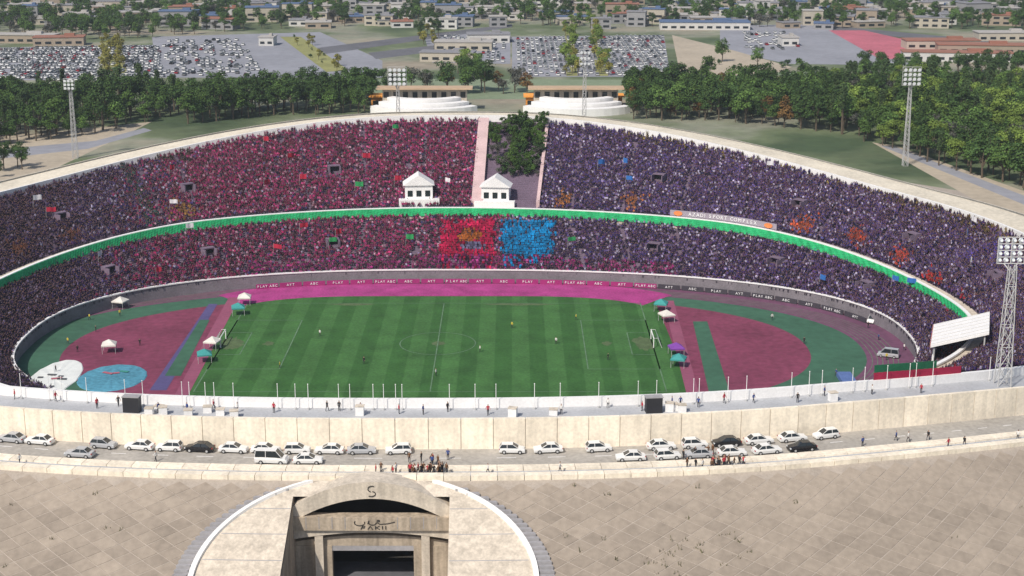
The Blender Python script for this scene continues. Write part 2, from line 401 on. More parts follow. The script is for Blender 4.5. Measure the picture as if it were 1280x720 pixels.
# ------------------------------------------------------------------ green banner round the mid walkway
def strip_banner(name, fn, o, z0, z1, a0, a1, m, n, amp=.12):
    q = np.radians(np.linspace(a0, a1, n)); mb = MB(); rows = []
    for k in range(5):
        t = k / 4; ripple = amp * np.sin(np.arange(n) * 1.7 + k) * (1 - .4 * t)
        rows.append(ring(q, o + ripple, z0 + (z1 - z0) * t, fn).tolist())
    back = [ring(q, o + .08, z1, fn).tolist(), ring(q, o + .08, z0, fn).tolist()]
    mb.grid(rows + back + [rows[0]]); return ob(name, outward(mb.mesh(name, m)))
GRN = mat('green_cloth', (.03, .46, .17), .75, .45, .6, .2)
tag(strip_banner('green_banner', Mc, -.55, .45, 2.75, -122, 118, GRN, 700), 'long bright green banner hung along the walkway between the tiers', 'banner')
CRIM = mat('crimson_cloth', (.30, .015, .05), .8, .35, .5, .2); TEAL = mat('teal_green_cloth', (.02, .14, .07), .8, .35, .5, .2)
b = strip_banner('crimson_banner', Rc, -1.0, 1.45, 2.75, find_phi(1205, Rc, 130, 178), find_phi(1095, Rc, 130, 178), CRIM, 60)
tag(b, 'crimson banner stretched along the top of the near rim parapet', 'banner')
b = strip_banner('teal_banner', Rc, -3.2, 0.0, 3.3, find_phi(1185, Rc, 130, 178), find_phi(1105, Rc, 130, 178), TEAL, 60)
tag(b, 'teal green banner just above the crimson banner at the near rim', 'banner')
# white name board above the green banner
def board_strip(name, a0, a1, o, z0, z1, m, n, fn=Mc):
    q = np.radians(np.linspace(a0, a1, n)); mb = MB()
    g = [ring(q, o, z0, fn), ring(q, o, z1, fn), ring(q, o + .3, z1, fn), ring(q, o + .3, z0, fn)]
    mb.grid([x.tolist() for x in g] + [g[0].tolist()]); mb.add([x[0] for x in g] + [x[-1] for x in g], [(0, 1, 2, 3), (4, 5, 6, 7)])
    return outward(mb.mesh(name, m))
BOARD = mat('sign_board_white', (.34, .30, .35), .6, .08, .3)
LETTER = mat('white_lettering', (.86, .86, .86), .6, 0); DLET = mat('dark_lettering', (.10, .10, .11), .7, 0)
GLY = {}
def put_text(txt, size, m, parent, fn, phd, o, z):
    """letters one by one along the curved face fn, reading left to right from inside the bowl"""
    sp = np.linalg.norm((fn(np.array([R_(phd + .1)])) - fn(np.array([R_(phd - .1)])))[0][:2]) / R_(.2)
    adv = [.45 if c in ' I' else .98 if c in 'MW' else .8 for c in txt]; tot = sum(adv); x0 = -tot / 2
    for c, ad in zip(txt, adv):
        xc = (x0 + ad / 2) * size; x0 += ad
        if c == ' ': continue
        key = (c, size, m.name)
        if key not in GLY: GLY[key] = text_mesh(c, size, m)
        q = np.array([R_(phd) + xc / sp]); p = ring(q, o, z, fn)[0]; n = plan_normal(fn, q)[0]
        v = Vector((-n[0], -n[1], 0)); x = Vector((-v.y, v.x, 0)); Mx = Matrix((x, Vector((0, 0, 1)), v)).transposed().to_4x4(); Mx.translation = Vector(p) + v * .06
        t = ob('letter', GLY[key], parent); t.matrix_world = Mx
def name_board(px0, px1, txts, label, z0=2.95, z1=5.4):
    bd = ob('name_board', board_strip('name_board', find_phi(px0, Mc, -89, 89), find_phi(px1, Mc, -89, 89), .9, z0, z1, BOARD, 60)); tag(bd, label, 'sign')
    for px, tx, m in txts: put_text(tx, 1.45, m, bd, Mc, find_phi(px, Mc, -89, 89), .86, (z0 + z1) / 2)
ORG = mat('orange_emblem', (.75, .25, .08), .6, .1)
name_board(836, 968, [(902, 'AZADI SPORT COMPLEX', LETTER)], 'long grey board lettered in white with the complex name above the green banner', 2.97, 4.6)
for px in (846, 958):
    q = np.array([R_(find_phi(px, Mc, -89, 89))]); p = ring(q, .7, 3.8, Mc)[0]; n = plan_normal(Mc, q)[0]
    mb = MB(); x = Vector((n[1], -n[0], 0)); c0 = Vector(p) 
    ring_ = [c0 + x * (1.3 * math.cos(k * math.pi / 8)) + Vector((0, 0, .7 * math.sin(k * math.pi / 8))) for k in range(16)]
    nn = Vector((n[0], n[1], 0)) * .15; mb.add(ring_ + [k + nn for k in ring_], [tuple(range(16)), tuple(range(31, 15, -1))] + [(k, (k + 1) % 16, 16 + (k + 1) % 16, 16 + k) for k in range(16)])
    o = ob('emblem', outward(mb.mesh('emblem', ORG))); tag(o, 'round orange emblem at the end of the white name board lettering', 'emblem', 'orange emblems on the name board')

# ------------------------------------------------------------------ tunnel portals
SHAD = mat('portal_concrete', (.47, .39, .30), .85, .25, .3, .1, streak=.35)
def portal(k, label, marks):
    root = tag(empty('tunnel_portal', emb(np.array([R_(PORT[k])]), CUT0)[0]), label, 'tunnel'); inv = Matrix.Translation(root.location).inverted()
    def part(name, me, par=root):
        o = ob(name, outward(me), par); 
        if par is root: o.matrix_parent_inverse = inv
        return o
    def S(s, n, dz=0, z=None):
        p = emb(np.array([float(sphi(k, s))]), n)[0]; p = Vector(p); p.z = p.z + dz if z is None else z; return p
    # apron bands on the slope
    for sd_, nm in ((-1, 'apron'), (1, 'apron')):
        mb = MB(); rows = []
        for n in np.arange(CUT0, 33.1, .75):
            o_ = max(outer_hw(n), CUTW + 1.5); rows.append([S(sd_ * CUTW, n, -.8), S(sd_ * CUTW, n, .3), S(sd_ * (CUTW + .8), n, .3), S(sd_ * (CUTW + o_) / 2, n, .3), S(sd_ * o_, n, .3), S(sd_ * o_, n, -.6)])
        mb.grid(rows); mb.add([p for p in rows[0]], [tuple(range(6))]); part('apron', mb.mesh('apron', OFFW))
        mb = MB(); z0_ = GZ + .1; rows = []
        for n in np.arange(CUT0 - 1.2, 33.1, 1.0): rows.append([S(sd_ * CUTW, n, .28), S(sd_ * CUTW, n, z=z0_ - .4), S(sd_ * (CUTW + .6), n, z=z0_ - .4), S(sd_ * (CUTW + .6), n, .1)])
        mb.grid(rows); part('side_wall', mb.mesh('side_wall', SHAD))
        # coping along the outer edge
        mb = MB(); rows = []
        for n in np.arange(.6, 33, .75):
            o_ = max(outer_hw(n), 3.2) ; rows.append([S(sd_ * o_, n, -.4), S(sd_ * o_, n, .75), S(sd_ * (o_ + .7), n, .75), S(sd_ * (o_ + .7), n, -.4)])
        mb.grid([r + [r[0]] for r in rows]); part('edge_coping', mb.mesh('edge_coping', WHITE))
    mb = MB(); rows = []
    for n in np.arange(.3, CUT0 + .01, .3):
        h = max(outer_hw(n), 3.2); rows.append([S(s, n, .3) for s in np.linspace(-h, h, 24)])
    mb.grid(rows); part('apron_crown', mb.mesh('apron_crown', OFFW))
    mb = MB(); mb.grid([[S(s, n, z=GZ + .1) for s in np.linspace(-CUTW - .3, CUTW + .3, 5)] for n in (CUT0 - 8, 10, 20, 33)]); part('roadway', mb.mesh('roadway', ASPH))
    for sd_ in (-1, 1):
        for n in np.arange(5, 31, 4.2):
            o_ = outer_hw(n); mb = MB(); r0 = [S(sd_ * x, n, .31) for x in np.linspace(CUTW + .1, o_ - .2, 6)]; r1 = [S(sd_ * x, n + .12, .31) for x in np.linspace(CUTW + .1, o_ - .2, 6)]
            if o_ > CUTW + 2: mb.grid([r0, r1]); part('joint_strip', mb.mesh('joint_strip', GREYC))
    # steps down both flanks
    for sd_ in (-1, 1):
        for q in range(22):
            n = 1.5 + q * .75; o_ = outer_hw(n) + .8; mb = MB()
            a = [S(sd_ * o_, n, .1), S(sd_ * (o_ + 1.9), n, .1), S(sd_ * (o_ + 2.1), n + .6, 0), S(sd_ * (o_ + .2), n + .6, 0)]
            zt = a[0].z + .25; top = [Vector((p.x, p.y, zt)) for p in a]; bot = [Vector((p.x, p.y, zt - .9)) for p in a]
            mb.add(top + bot, [(0, 1, 2, 3), (7, 6, 5, 4)] + [(i, (i + 1) % 4, 4 + (i + 1) % 4, 4 + i) for i in range(4)]); part('step', mb.mesh('step', GREYC))
    zc = S(0, CUT0).z
    def ext(name, poly, n0, n1, m, par=root):
        mb = MB(); L = len(poly); A = [S(s, n1, z=z) for s, z in poly]; B = [S(s, n0, z=z) for s, z in poly]
        mb.add(A + B, [tuple(range(L)), tuple(range(2 * L - 1, L - 1, -1))] + [(i, (i + 1) % L, L + (i + 1) % L, L + i) for i in range(L)]); return part(name, mb.mesh(name, m), par)
    def arch(s0, s1, z, rise, n=14): return [(s0 + (s1 - s0) * i / n, z + rise * (1 - (2 * i / n - 1) ** 2)) for i in range(n + 1)]
    T = zc; C = CUTW
    ext('arch_hood', arch(-C, C, T - 3.4, 3.6, 24) + arch(-C - .8, C + .8, T - 1.6, 4.4, 24)[::-1], CUT0 - 3.5, CUT0 + .5, OFFW)
    li = ext('lintel', [(-C - .5 + i * (2 * C + 1) / 12, T - 4.6) for i in range(13)] + [(C + .5 - i * (2 * C + 1) / 12, T - 2.6) for i in range(13)], CUT0 - 1, CUT0 + 1.0, SHAD)
    ext('fascia', arch(-C, C, T - 6.2, 1.1, 24) + [(C - i * 2 * C / 12, T - 4.4) for i in range(13)], CUT0 - .8, CUT0 + .5, OFFW)
    ext('inner_arch', arch(-C, C, T - 7.6, .0, 24) + arch(-C, C, T - 7.0, 1.1, 24)[::-1], CUT0 - 1.6, CUT0 - .4, SHAD)
    for sd_ in (-1, 1): ext('jamb', sorted([(sd_ * 6.0, GZ), (sd_ * C, GZ)]) + sorted([(sd_ * 6.0, T - 7.6), (sd_ * C, T - 7.6)], reverse=True), CUT0 - 1.6, CUT0 - .3, SHAD)
    for sd_ in (-1, 1): ext('pilaster', sorted([(sd_ * 7.2, GZ), (sd_ * 8.4, GZ)]) + sorted([(sd_ * 7.2, T - 5.6), (sd_ * 8.4, T - 5.6)], reverse=True), CUT0 - .3, CUT0 + .4, OFFW)
    ext('door_head', [(-6, T - 8.4), (6, T - 8.4), (6, T - 7.6), (-6, T - 7.6)], CUT0 - 1.6, CUT0 - .4, GREYC)
    for q in range(1, 12):
        if q in (5, 6, 7): continue
        ext('joint_strip', [(-C + q * 2 * C / 12 - .05, T - 4.3), (-C + q * 2 * C / 12 + .05, T - 4.3), (-C + q * 2 * C / 12 + .05, T - 2.5), (-C + q * 2 * C / 12 - .05, T - 2.5)], CUT0 + .9, CUT0 + 1.03, GREYC)
    # chamber behind; its unlit darkness is put into the lining colour
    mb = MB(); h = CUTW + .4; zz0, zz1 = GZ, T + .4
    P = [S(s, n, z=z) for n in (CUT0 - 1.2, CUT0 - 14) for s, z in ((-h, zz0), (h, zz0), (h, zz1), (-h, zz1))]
    mb.add(P, [(0, 1, 5, 4), (1, 2, 6, 5), (2, 3, 7, 6), (3, 0, 4, 7), (4, 5, 6, 7)]); o = ob('tunnel_lining', mb.mesh('tunnel_lining', mat('shade_black_lining', (.06, .055, .05), .95, .2, .5)), root); o.matrix_parent_inverse = inv
    # painted marks: strokes drawn as thin raised ribbons on the lintel face and on the hood
    INK = mat('dark_paint_marks', (.05, .045, .04), .8, 0)
    for strokes, n_, z_ in marks:
        for stx in strokes:
            mb = MB(); mb.tube([S(x, n_, z=T + z_ + y) for x, y in stx], .075, 5); part('painted_stroke', mb.mesh('painted_stroke', INK), root)
    return root
def arc(cx, cy, rx, ry, a0, a1, n=8): return [(cx + rx * math.cos(R_(a0 + (a1 - a0) * i / n)), cy + ry * math.sin(R_(a0 + (a1 - a0) * i / n))) for i in range(n + 1)]
X2 = lambda st_: [[(x * 1.7, y * 1.15) for x, y in q] for q in st_]
cursive = [arc(-1.0, .25, .45, .4, 150, 380), [(-.3, .1), (-.2, .55)], arc(.1, .2, .3, .25, 180, 370), [(.45, .3), (.75, .05), (1.4, .12), (2.0, .35)], arc(.6, .5, .12, .1, 0, 360)]
digits = [[(-.9, -.65), (-.75, -.2), (-.55, -.25), (-.6, -.42), (-.85, -.45)], [(-.3, -.65), (-.1, -.2), (.1, -.65)], [(.35, -.2), (.35, -.65)], [(.7, -.2), (.4, -.42), (.7, -.65)], [(.95, -.65), (.95, -.2)], [(1.25, -.2), (1.25, -.65)]]
crown = [arc(.1, .2, .35, .4, 60, 250), arc(.0, -.45, .4, .35, 70, -120)]
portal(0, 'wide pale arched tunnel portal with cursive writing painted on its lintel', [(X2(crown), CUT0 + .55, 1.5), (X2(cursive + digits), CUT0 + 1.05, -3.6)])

# ------------------------------------------------------------------ people
def person_mesh(name, pose, shirt, pants, skin=(.42, .26, .18)):
    j = {'pel': ((0, 0, .95), .15), 'wst': ((0, 0, 1.12), .14), 'cst': ((0, 0, 1.36), .165), 'nck': ((0, 0, 1.53), .06), 'hd': ((0, -.02, 1.68), .105), 'top': ((0, -.01, 1.77), .07)}
    ed = [('pel', 'wst'), ('wst', 'cst'), ('cst', 'nck'), ('nck', 'hd'), ('hd', 'top')]
    st = {'stand': (0, 0), 'walk': (.22, -.22), 'up': (.05, 0)}[pose]
    for s, nm, k in ((-1, 'l', st[0]), (1, 'r', st[1])):
        j[nm + 'h'] = ((s * .10, 0, .88), .095); j[nm + 'k'] = ((s * .11, -k * .6 - .02, .5), .065); j[nm + 'a'] = ((s * .11, -k, .08), .045); j[nm + 't'] = ((s * .12, -k - .16, .04), .035)
        ed += [('pel', nm + 'h'), (nm + 'h', nm + 'k'), (nm + 'k', nm + 'a'), (nm + 'a', nm + 't')]
        if pose == 'up': el, ha = (s * .36, -.05, 1.62), (s * .30, -.08, 1.92)
        else: el, ha = (s * .29, .03 + k * .4, 1.16), (s * .28, -.08 + k * .8, .92)
        j[nm + 's'] = ((s * .19, 0, 1.43), .065); j[nm + 'e'] = (el, .045); j[nm + 'w'] = (ha, .035); j[nm + 'f'] = ((ha[0], ha[1] - .03, ha[2] + (.12 if pose == 'up' else -.13)), .03)
        ed += [('cst', nm + 's'), (nm + 's', nm + 'e'), (nm + 'e', nm + 'w'), (nm + 'w', nm + 'f')]
    ks = list(j); me = bpy.data.meshes.new(name); me.from_pydata([j[k][0] for k in ks], [(ks.index(a), ks.index(b)) for a, b in ed], [])
    o = ob(name, me); md = o.modifiers.new('s', 'SKIN'); o.modifiers.new('d', 'SUBSURF').levels = 1
    for i, k in enumerate(ks): me.skin_vertices[0].data[i].radius = (j[k][1],) * 2; me.skin_vertices[0].data[i].use_root = (k == 'pel')
    bpy.context.view_layer.update()
    r = bpy.data.meshes.new_from_object(o.evaluated_get(bpy.context.evaluated_depsgraph_get())); bpy.data.objects.remove(o)
    r.materials.clear()
    for m in (mat('skin', skin, .6, 0), mat('hair', (.02, .015, .012), .8, 0), shirt, pants, mat('shoes', (.02, .02, .02), .6, 0)): r.materials.append(m)
    for p in r.polygons:
        c = p.center
        p.material_index = 4 if c.z < .1 else 3 if c.z < .93 and abs(c.x) < .24 else 1 if c.z > 1.70 or (c.z > 1.6 and c.y > .02 and abs(c.x) < .15) else 0 if (c.z > 1.5 and abs(c.x) < .14) or (abs(c.x) > .22 and (c.z < 1.0 or c.z > 1.8)) else 2
        p.use_smooth = True
    return r
def cloth(n, c): return mat('cloth_' + n, c, .85, .1, 3)
PEOPLE = []
for nm, c in (('black', (.02, .02, .022)), ('brown', (.12, .06, .03)), ('white', (.65, .64, .62)), ('blue', (.04, .07, .22)), ('red', (.4, .03, .05)), ('yellow', (.55, .45, .05))):
    for po in ('stand', 'walk'): PEOPLE.append((nm, po, person_mesh('person', po, cloth(nm, c), cloth('dark', (.03, .03, .04)))))
def put_person(p, colour, place, group, rz=None):
    cand = [q for q in PEOPLE if q[0] == colour]; q = random.choice(cand)
    o = ob('person', q[2], None, p, random.uniform(0, 6.3) if rz is None else rz, random.uniform(.94, 1.06))
    return tag(o, f'person in a {colour} top {place}', 'person', f'{group}, {colour} tops')
ROADZ = lambda a, o: ring(np.array([a]), wc(np.array([a])) + o, -4.2)[0]
def phi_px(px, o): return R_(find_phi(px, lambda q: ring(q, wc(q) + o, -4.2), 120, 240))
for c0, n in ((530, 34), (890, 26)):
    for i in range(n):
        a = phi_px(c0 + random.gauss(0, 18), 9); p = ROADZ(a, random.choice([random.uniform(10.1, 11.9)] * 3 + [random.uniform(6, 7.8)]))
        put_person((p[0], p[1], p[2] + (.08 if True else 0)), random.choice(['black', 'brown', 'brown', 'black', 'white', 'red']), 'in the group on the path above the tunnels', 'people gathered on the path above the tunnels')
for px, o_ in ((25, 11), (195, 7), (470, 11), (540, 7.5), (610, 11), (1078, 7), (1120, 6), (1135, 7), (1160, 7), (1185, 11), (1205, 11), (1272, 11), (700, 11), (560, 5)):
    a = phi_px(px, o_); p = ROADZ(a, o_); put_person((p[0], p[1], p[2] + (.08 if o_ > 9 else .0)), random.choice(['black', 'blue', 'white', 'red']), 'standing apart beside the ring road', 'people scattered beside the ring road')
for px, py in ((105, 392), (120, 415), (85, 430), (97, 440), (112, 400), (70, 465), (130, 385), (175, 432), (150, 395), (1005, 430), (965, 400), (1045, 470), (1108, 450), (1130, 438), (1085, 410), (1098, 425), (1150, 455), (1120, 470), (720, 400), (695, 430), (400, 420), (350, 460), (455, 455), (760, 450), (600, 440), (640, 410), (545, 470)):
    put_person(hit(px, py, .03), random.choice(['black', 'white', 'blue', 'yellow']), 'standing on the field inside the bowl', 'people standing on the field')
for px in (20, 70, 128, 150, 205, 240, 268, 300, 345, 410, 425, 452, 500, 530, 560, 610, 700, 760, 800, 840, 850, 870, 905, 940, 990, 1030, 1085, 1140):
    a = phi_px(px, -5); p = ring(np.array([a]), random.uniform(.3, 3), 0)[0]
    put_person(p, random.choice(['black', 'red', 'white', 'blue']), 'on the concourse behind the near rim', 'people on the near concourse')

# ------------------------------------------------------------------ the crowd in the stands
def crowd_person(name, pose):
    mb = MB()
    hz = 1.0 if pose == 'sit' else 1.38
    def fr(z0, z1, a, b, mi): # tapered trunk
        vs = [(x * a[0], y * a[1], z0) for x, y in ((-1, -1), (1, -1), (1, 1), (-1, 1))] + [(x * b[0], y * b[1], z1) for x, y in ((-1, -1), (1, -1), (1, 1), (-1, 1))]
        mb.add(vs, [(4, 5, 6, 7), (0, 1, 5, 4), (1, 2, 6, 5), (2, 3, 7, 6), (3, 0, 4, 7)], mi)
    fr(hz - .55, hz, (.17, .12), (.23, .12), 0)
    mb.ball((0, -.02, hz + .19), (.10, .115, .14), 6, 4, 1); mb.ball((0, .02, hz + .24), (.112, .118, .12), 6, 4, 2)
    if pose == 'sit':
        for s in (-1, 1): mb.tube([(s * .1, 0, hz - .5), (s * .12, -.42, hz - .48), (s * .12, -.44, .05)], [.09, .075, .055], 5, 3)
    else:
        for s in (-1, 1): mb.tube([(s * .1, 0, hz - .5), (s * .11, -.03, .45), (s * .11, 0, .02)], [.095, .07, .05], 5, 3)
    for s in (-1, 1):
        if pose == 'card': pts = [(s * .24, 0, hz - .05), (s * .32, -.2, hz + .1), (s * .25, -.3, hz + .42)]
        elif pose == 'up': pts = [(s * .24, 0, hz - .05), (s * .36, -.08, hz + .22), (s * .28, -.1, hz + .55)]
        elif pose == 'clap': pts = [(s * .24, 0, hz - .05), (s * .3, -.2, hz - .3), (s * .05, -.4, hz - .1)]
        else: pts = [(s * .24, 0, hz - .05), (s * .3, -.05, hz - .33), (s * .2, -.28, hz - .42)]
        mb.tube(pts[:2] + [Vector(pts[1]).lerp(Vector(pts[2]), .7)], [.06, .05, .045], 4, 0); mb.tube([Vector(pts[1]).lerp(Vector(pts[2]), .7), pts[2]], .045, 4, 1)
    if pose == 'card': mb.box((0, -.32, hz + .35), (.62, .03, .62), 0)
    me = mb.mesh(name, [mat('crowd_shirt', (1, 1, 1), .9, 0, attr='tint', inst=True), mat('crowd_skin', (.26, .14, .115), .7, 0), mat('crowd_hair', (.012, .010, .010), .8, 0), mat('crowd_trousers', (.02, .014, .034), .9, 0)])
    o = bpy.data.objects.new(name, me); return o
CVAR = bpy.data.collections.new('spectator_poses')
for i, po in enumerate(('sit', 'stand', 'up', 'clap', 'card')): CVAR.objects.link(crowd_person('spectator_pose', po))
def crowd_nodes():
    g = bpy.data.node_groups.new('crowd', 'GeometryNodeTree')
    g.interface.new_socket('Geometry', in_out='INPUT', socket_type='NodeSocketGeometry'); g.interface.new_socket('Geometry', in_out='OUTPUT', socket_type='NodeSocketGeometry')
    n = g.nodes; l = g.links; gi = n.new('NodeGroupInput'); go = n.new('NodeGroupOutput')
    ci = n.new('GeometryNodeCollectionInfo'); ci.inputs['Collection'].default_value = CVAR; ci.inputs['Separate Children'].default_value = True; ci.inputs['Reset Children'].default_value = True
    ip = n.new('GeometryNodeInstanceOnPoints'); ip.inputs['Pick Instance'].default_value = True
    def at(nm, ty):
        a = n.new('GeometryNodeInputNamedAttribute'); a.data_type = ty; a.inputs['Name'].default_value = nm; return a.outputs['Attribute']
    l.new(gi.outputs[0], ip.inputs['Points']); l.new(ci.outputs[0], ip.inputs['Instance']); l.new(at('pick', 'INT'), ip.inputs['Instance Index'])
    l.new(at('turn', 'FLOAT_VECTOR'), ip.inputs['Rotation']); l.new(at('size', 'FLOAT'), ip.inputs['Scale']); l.new(ip.outputs[0], go.inputs[0]); return g
CG = crowd_nodes()
BARE_UP = [(3.0, 11.5, 0, 1), (-6.0, -3.2, .02, .3)]
BARE_LO = []
VOM = [-98, -74.5, -54.5, -36, -16, 27, 47, 65.5, 84, 104]
AISLES = [-36, -118, -104, -92, -80, -69, -59, -50, -41, -20, -12, -4, 16, 23, 31, 52, 61, 70, 79, 89, 99, 110]
CLU = [(1005, 285, 13, (.55, .10, .04)), (1070, 300, 12, (.5, .07, .04)), (1125, 325, 12, (.55, .07, .05)), (1165, 352, 11, (.5, .03, .03)), (1195, 383, 13, (.45, .02, .05)), (1190, 452, 12, (.35, .02, .04)), (90, 295, 11, (.4, .14, .08)), (25, 315, 10, (.45, .16, .08)), (230, 265, 12, (.4, .2, .05)), (705, 252, 10, (.45, .17, .05)), (790, 255, 11, (.45, .16, .06)), (1250, 318, 14, (.09, .06, .3)), (1210, 325, 10, (.12, .08, .35)), (1020, 310, 14, (.1, .1, .35)), (1215, 420, 22, (.05, .04, .25))]
GAPV = np.where(rng.random(4096) < .10, rng.uniform(.15, .6, 4096), rng.uniform(0, .12, 4096)); BRI = rng.lognormal(0, .22, 4096)
def crowd(name, fn, n, bare, label, lower):
    P, T_, K, Q, Z, BR = [], [], [], [], [], []
    for i in range(n):
        t = (i + .45) / n; zt = i / n; st = np.radians(np.linspace(-128, 126, 2000)); p = fn(st, np.full(2000, t)); d = np.linalg.norm(np.diff(p, axis=0), axis=1); s = np.concatenate([[0], np.cumsum(d)])
        m = int(s[-1] / .60); a = np.interp((np.arange(m) + rng.uniform(-.25, .25, m)) * .60, s, st)
        p = fn(a, np.full(m, t)); z0 = fn(a, np.full(m, zt)); p[:, 2] = z0[:, 2] + .01; dg = np.degrees(a)
        ok = rng.random(m) > .05
        for b0, b1, t0_, t1_ in bare:
            if t0_ <= t <= t1_: ok &= ~((dg > b0) & (dg < b1))
        for q_ in VOM:
            if abs(t - (.42 if not lower else .5)) < .045 and True: ok &= ~(np.abs(dg - q_) < 1.05)
        cell = (np.floor((dg + 400) * 2.0 / 1.9).astype(int) * 7919 + (i // 3) * 104729) % 4096; gapv = GAPV[cell]
        ok &= rng.random(m) > gapv
        for q in AISLES:
            ok &= (np.abs(dg - q) > .24) | (rng.random(m) < .3)
        nrm_ = plan_normal(Rc, a)
        p[:, :2] += rng.normal(0, .06, (m, 2))
        ok &= ~(rng.random(m) < np.where((i > n - 3) & (not lower), .45, 0))
        BR.append(BRI[(cell * 31 + i // 2) % 4096][ok]); P.append(p[ok]); Q.append((np.arctan2(-nrm_[:, 0], nrm_[:, 1]) + rng.normal(0, .35, m))[ok]); Z.append(a[ok])
    P = np.concatenate(P); Q = np.concatenate(Q); m = len(P)
    dz = P[:, 2] - CAMH; dep = P[:, 1] * math.cos(PITCH) - dz * math.sin(PITCH); up = P[:, 1] * math.sin(PITCH) + dz * math.cos(PITCH)
    u = 640 + FPX * P[:, 0] / dep; v = 360 - FPX * up / dep
    def pal(a, n): a = np.array(a); return a[rng.integers(0, len(a), n)]
    navy = pal([(.04, .026, .115), (.055, .036, .15), (.08, .052, .19), (.022, .016, .05), (.05, .024, .09), (.11, .08, .25), (.03, .034, .13), (.08, .034, .12), (.46, .42, .58), (.20, .15, .32)], m)
    pink = pal([(.40, .026, .13), (.30, .020, .10), (.14, .018, .06), (.06, .016, .04), (.48, .07, .21), (.20, .022, .09), (.045, .016, .035), (.24, .035, .14), (.52, .30, .40), (.33, .024, .13)], m)
    dark = pal([(.022, .014, .05), (.035, .018, .08), (.055, .028, .12), (.014, .011, .03), (.07, .03, .11), (.035, .022, .085), (.26, .20, .36)], m)
    olive = pal([(.16, .12, .03), (.10, .08, .03), (.05, .045, .02), (.25, .19, .06), (.03, .03, .03)], m)
    teal = pal([(.03, .08, .08), (.05, .12, .11), (.02, .04, .05)], m)
    wp = ss(120, 250, u) * (1 - ss(575, 650, u)) * .92
    if lower: wp = ss(90, 230, u) * (1 - ss(610, 680, u)) * .85
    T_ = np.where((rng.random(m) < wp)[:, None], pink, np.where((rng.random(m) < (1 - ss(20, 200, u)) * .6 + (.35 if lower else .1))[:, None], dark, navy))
    oy = np.interp(u, [780, 960, 1060, 1240, 1280], [158, 188, 215, 285, 300]); T_ = np.where(((u > 780) & (rng.random(m) < .5 * np.exp(-((v - oy - 6) / 11) ** 2)) & (not lower))[:, None], olive, T_)
    T_ = np.where(((rng.random(m) < .55) & (np.abs(u - np.interp(v, [200, 270], [150, 190])) < 9) & (not lower))[:, None], teal, T_)
    T_ = np.where(((rng.random(m) < .5) & (v < 205) & (u < 240) & (not lower))[:, None], pal([(.03, .045, .035), (.05, .06, .045), (.02, .02, .02)], m), T_)
    for cu, cv, rad, c in CLU:
        hitc = (rng.random(m) < 1.0 * np.exp(-(((u - cu) / rad) ** 2 + ((v - cv) / (rad * .7)) ** 2))); T_ = np.where(hitc[:, None], np.array(c) * rng.uniform(.6, 1.1, (m, 1)), T_)
    card = np.zeros(m, bool)
    if lower:
        wob = rng.normal(0, 1.6, m) + 2 * np.sin(v * .5); r_ = (u + wob > 551) & (u + wob < 618) & (v > 279 + np.abs(wob)) & (v < 341 + wob); b_ = (u + wob > 628) & (u + wob * 1.5 < 690) & (v > 281 + wob) & (v < 345 - (u - 628) * .3 + wob)
        e_ = (((u - 587) / 15) ** 2 + ((v - 300) / 8) ** 2 < 1) & r_; g_ = (((u - 590) / 16) ** 2 + ((v - 314) / 4) ** 2 < 1) & r_
        for k_, cc in ((r_, (.46, .012, .07)), (b_, (.005, .22, .50)), (e_, (.35, .10, .02)), (g_, (.16, .14, .25))): T_ = np.where(k_[:, None], np.array(cc), T_)
        card = (r_ | b_) & (rng.random(m) < .93)
        f_ = (P[:, 2] < 4.6) & (u > 300) & (u < 845) & (rng.random(m) < .7); T_ = np.where(f_[:, None], pal([(.30, .02, .17), (.16, .015, .09), (.36, .06, .22), (.05, .02, .05)], m), T_)
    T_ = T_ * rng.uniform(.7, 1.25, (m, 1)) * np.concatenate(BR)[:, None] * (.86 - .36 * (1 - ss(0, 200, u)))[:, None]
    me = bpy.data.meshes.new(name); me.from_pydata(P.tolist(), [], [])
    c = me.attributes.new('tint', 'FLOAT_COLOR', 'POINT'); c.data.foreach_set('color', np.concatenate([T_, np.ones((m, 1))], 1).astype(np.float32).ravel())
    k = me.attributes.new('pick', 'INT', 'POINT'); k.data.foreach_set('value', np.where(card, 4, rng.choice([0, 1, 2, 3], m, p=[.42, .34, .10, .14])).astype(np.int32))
    tv = np.zeros((m, 3), np.float32); tv[:, 2] = Q; r = me.attributes.new('turn', 'FLOAT_VECTOR', 'POINT'); r.data.foreach_set('vector', tv.ravel())
    z = me.attributes.new('size', 'FLOAT', 'POINT'); z.data.foreach_set('value', rng.uniform(.92, 1.1, m).astype(np.float32))
    o = ob(name, me); md = o.modifiers.new('crowd', 'NODES'); md.node_group = CG
    tag(o, label, 'crowd', kind='stuff'); print(name, m); return o
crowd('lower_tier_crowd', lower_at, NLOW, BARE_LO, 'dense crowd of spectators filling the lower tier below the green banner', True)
crowd('upper_tier_crowd', upper_at, NUP, BARE_UP, 'dense crowd of spectators filling the upper tier above the green banner', False)
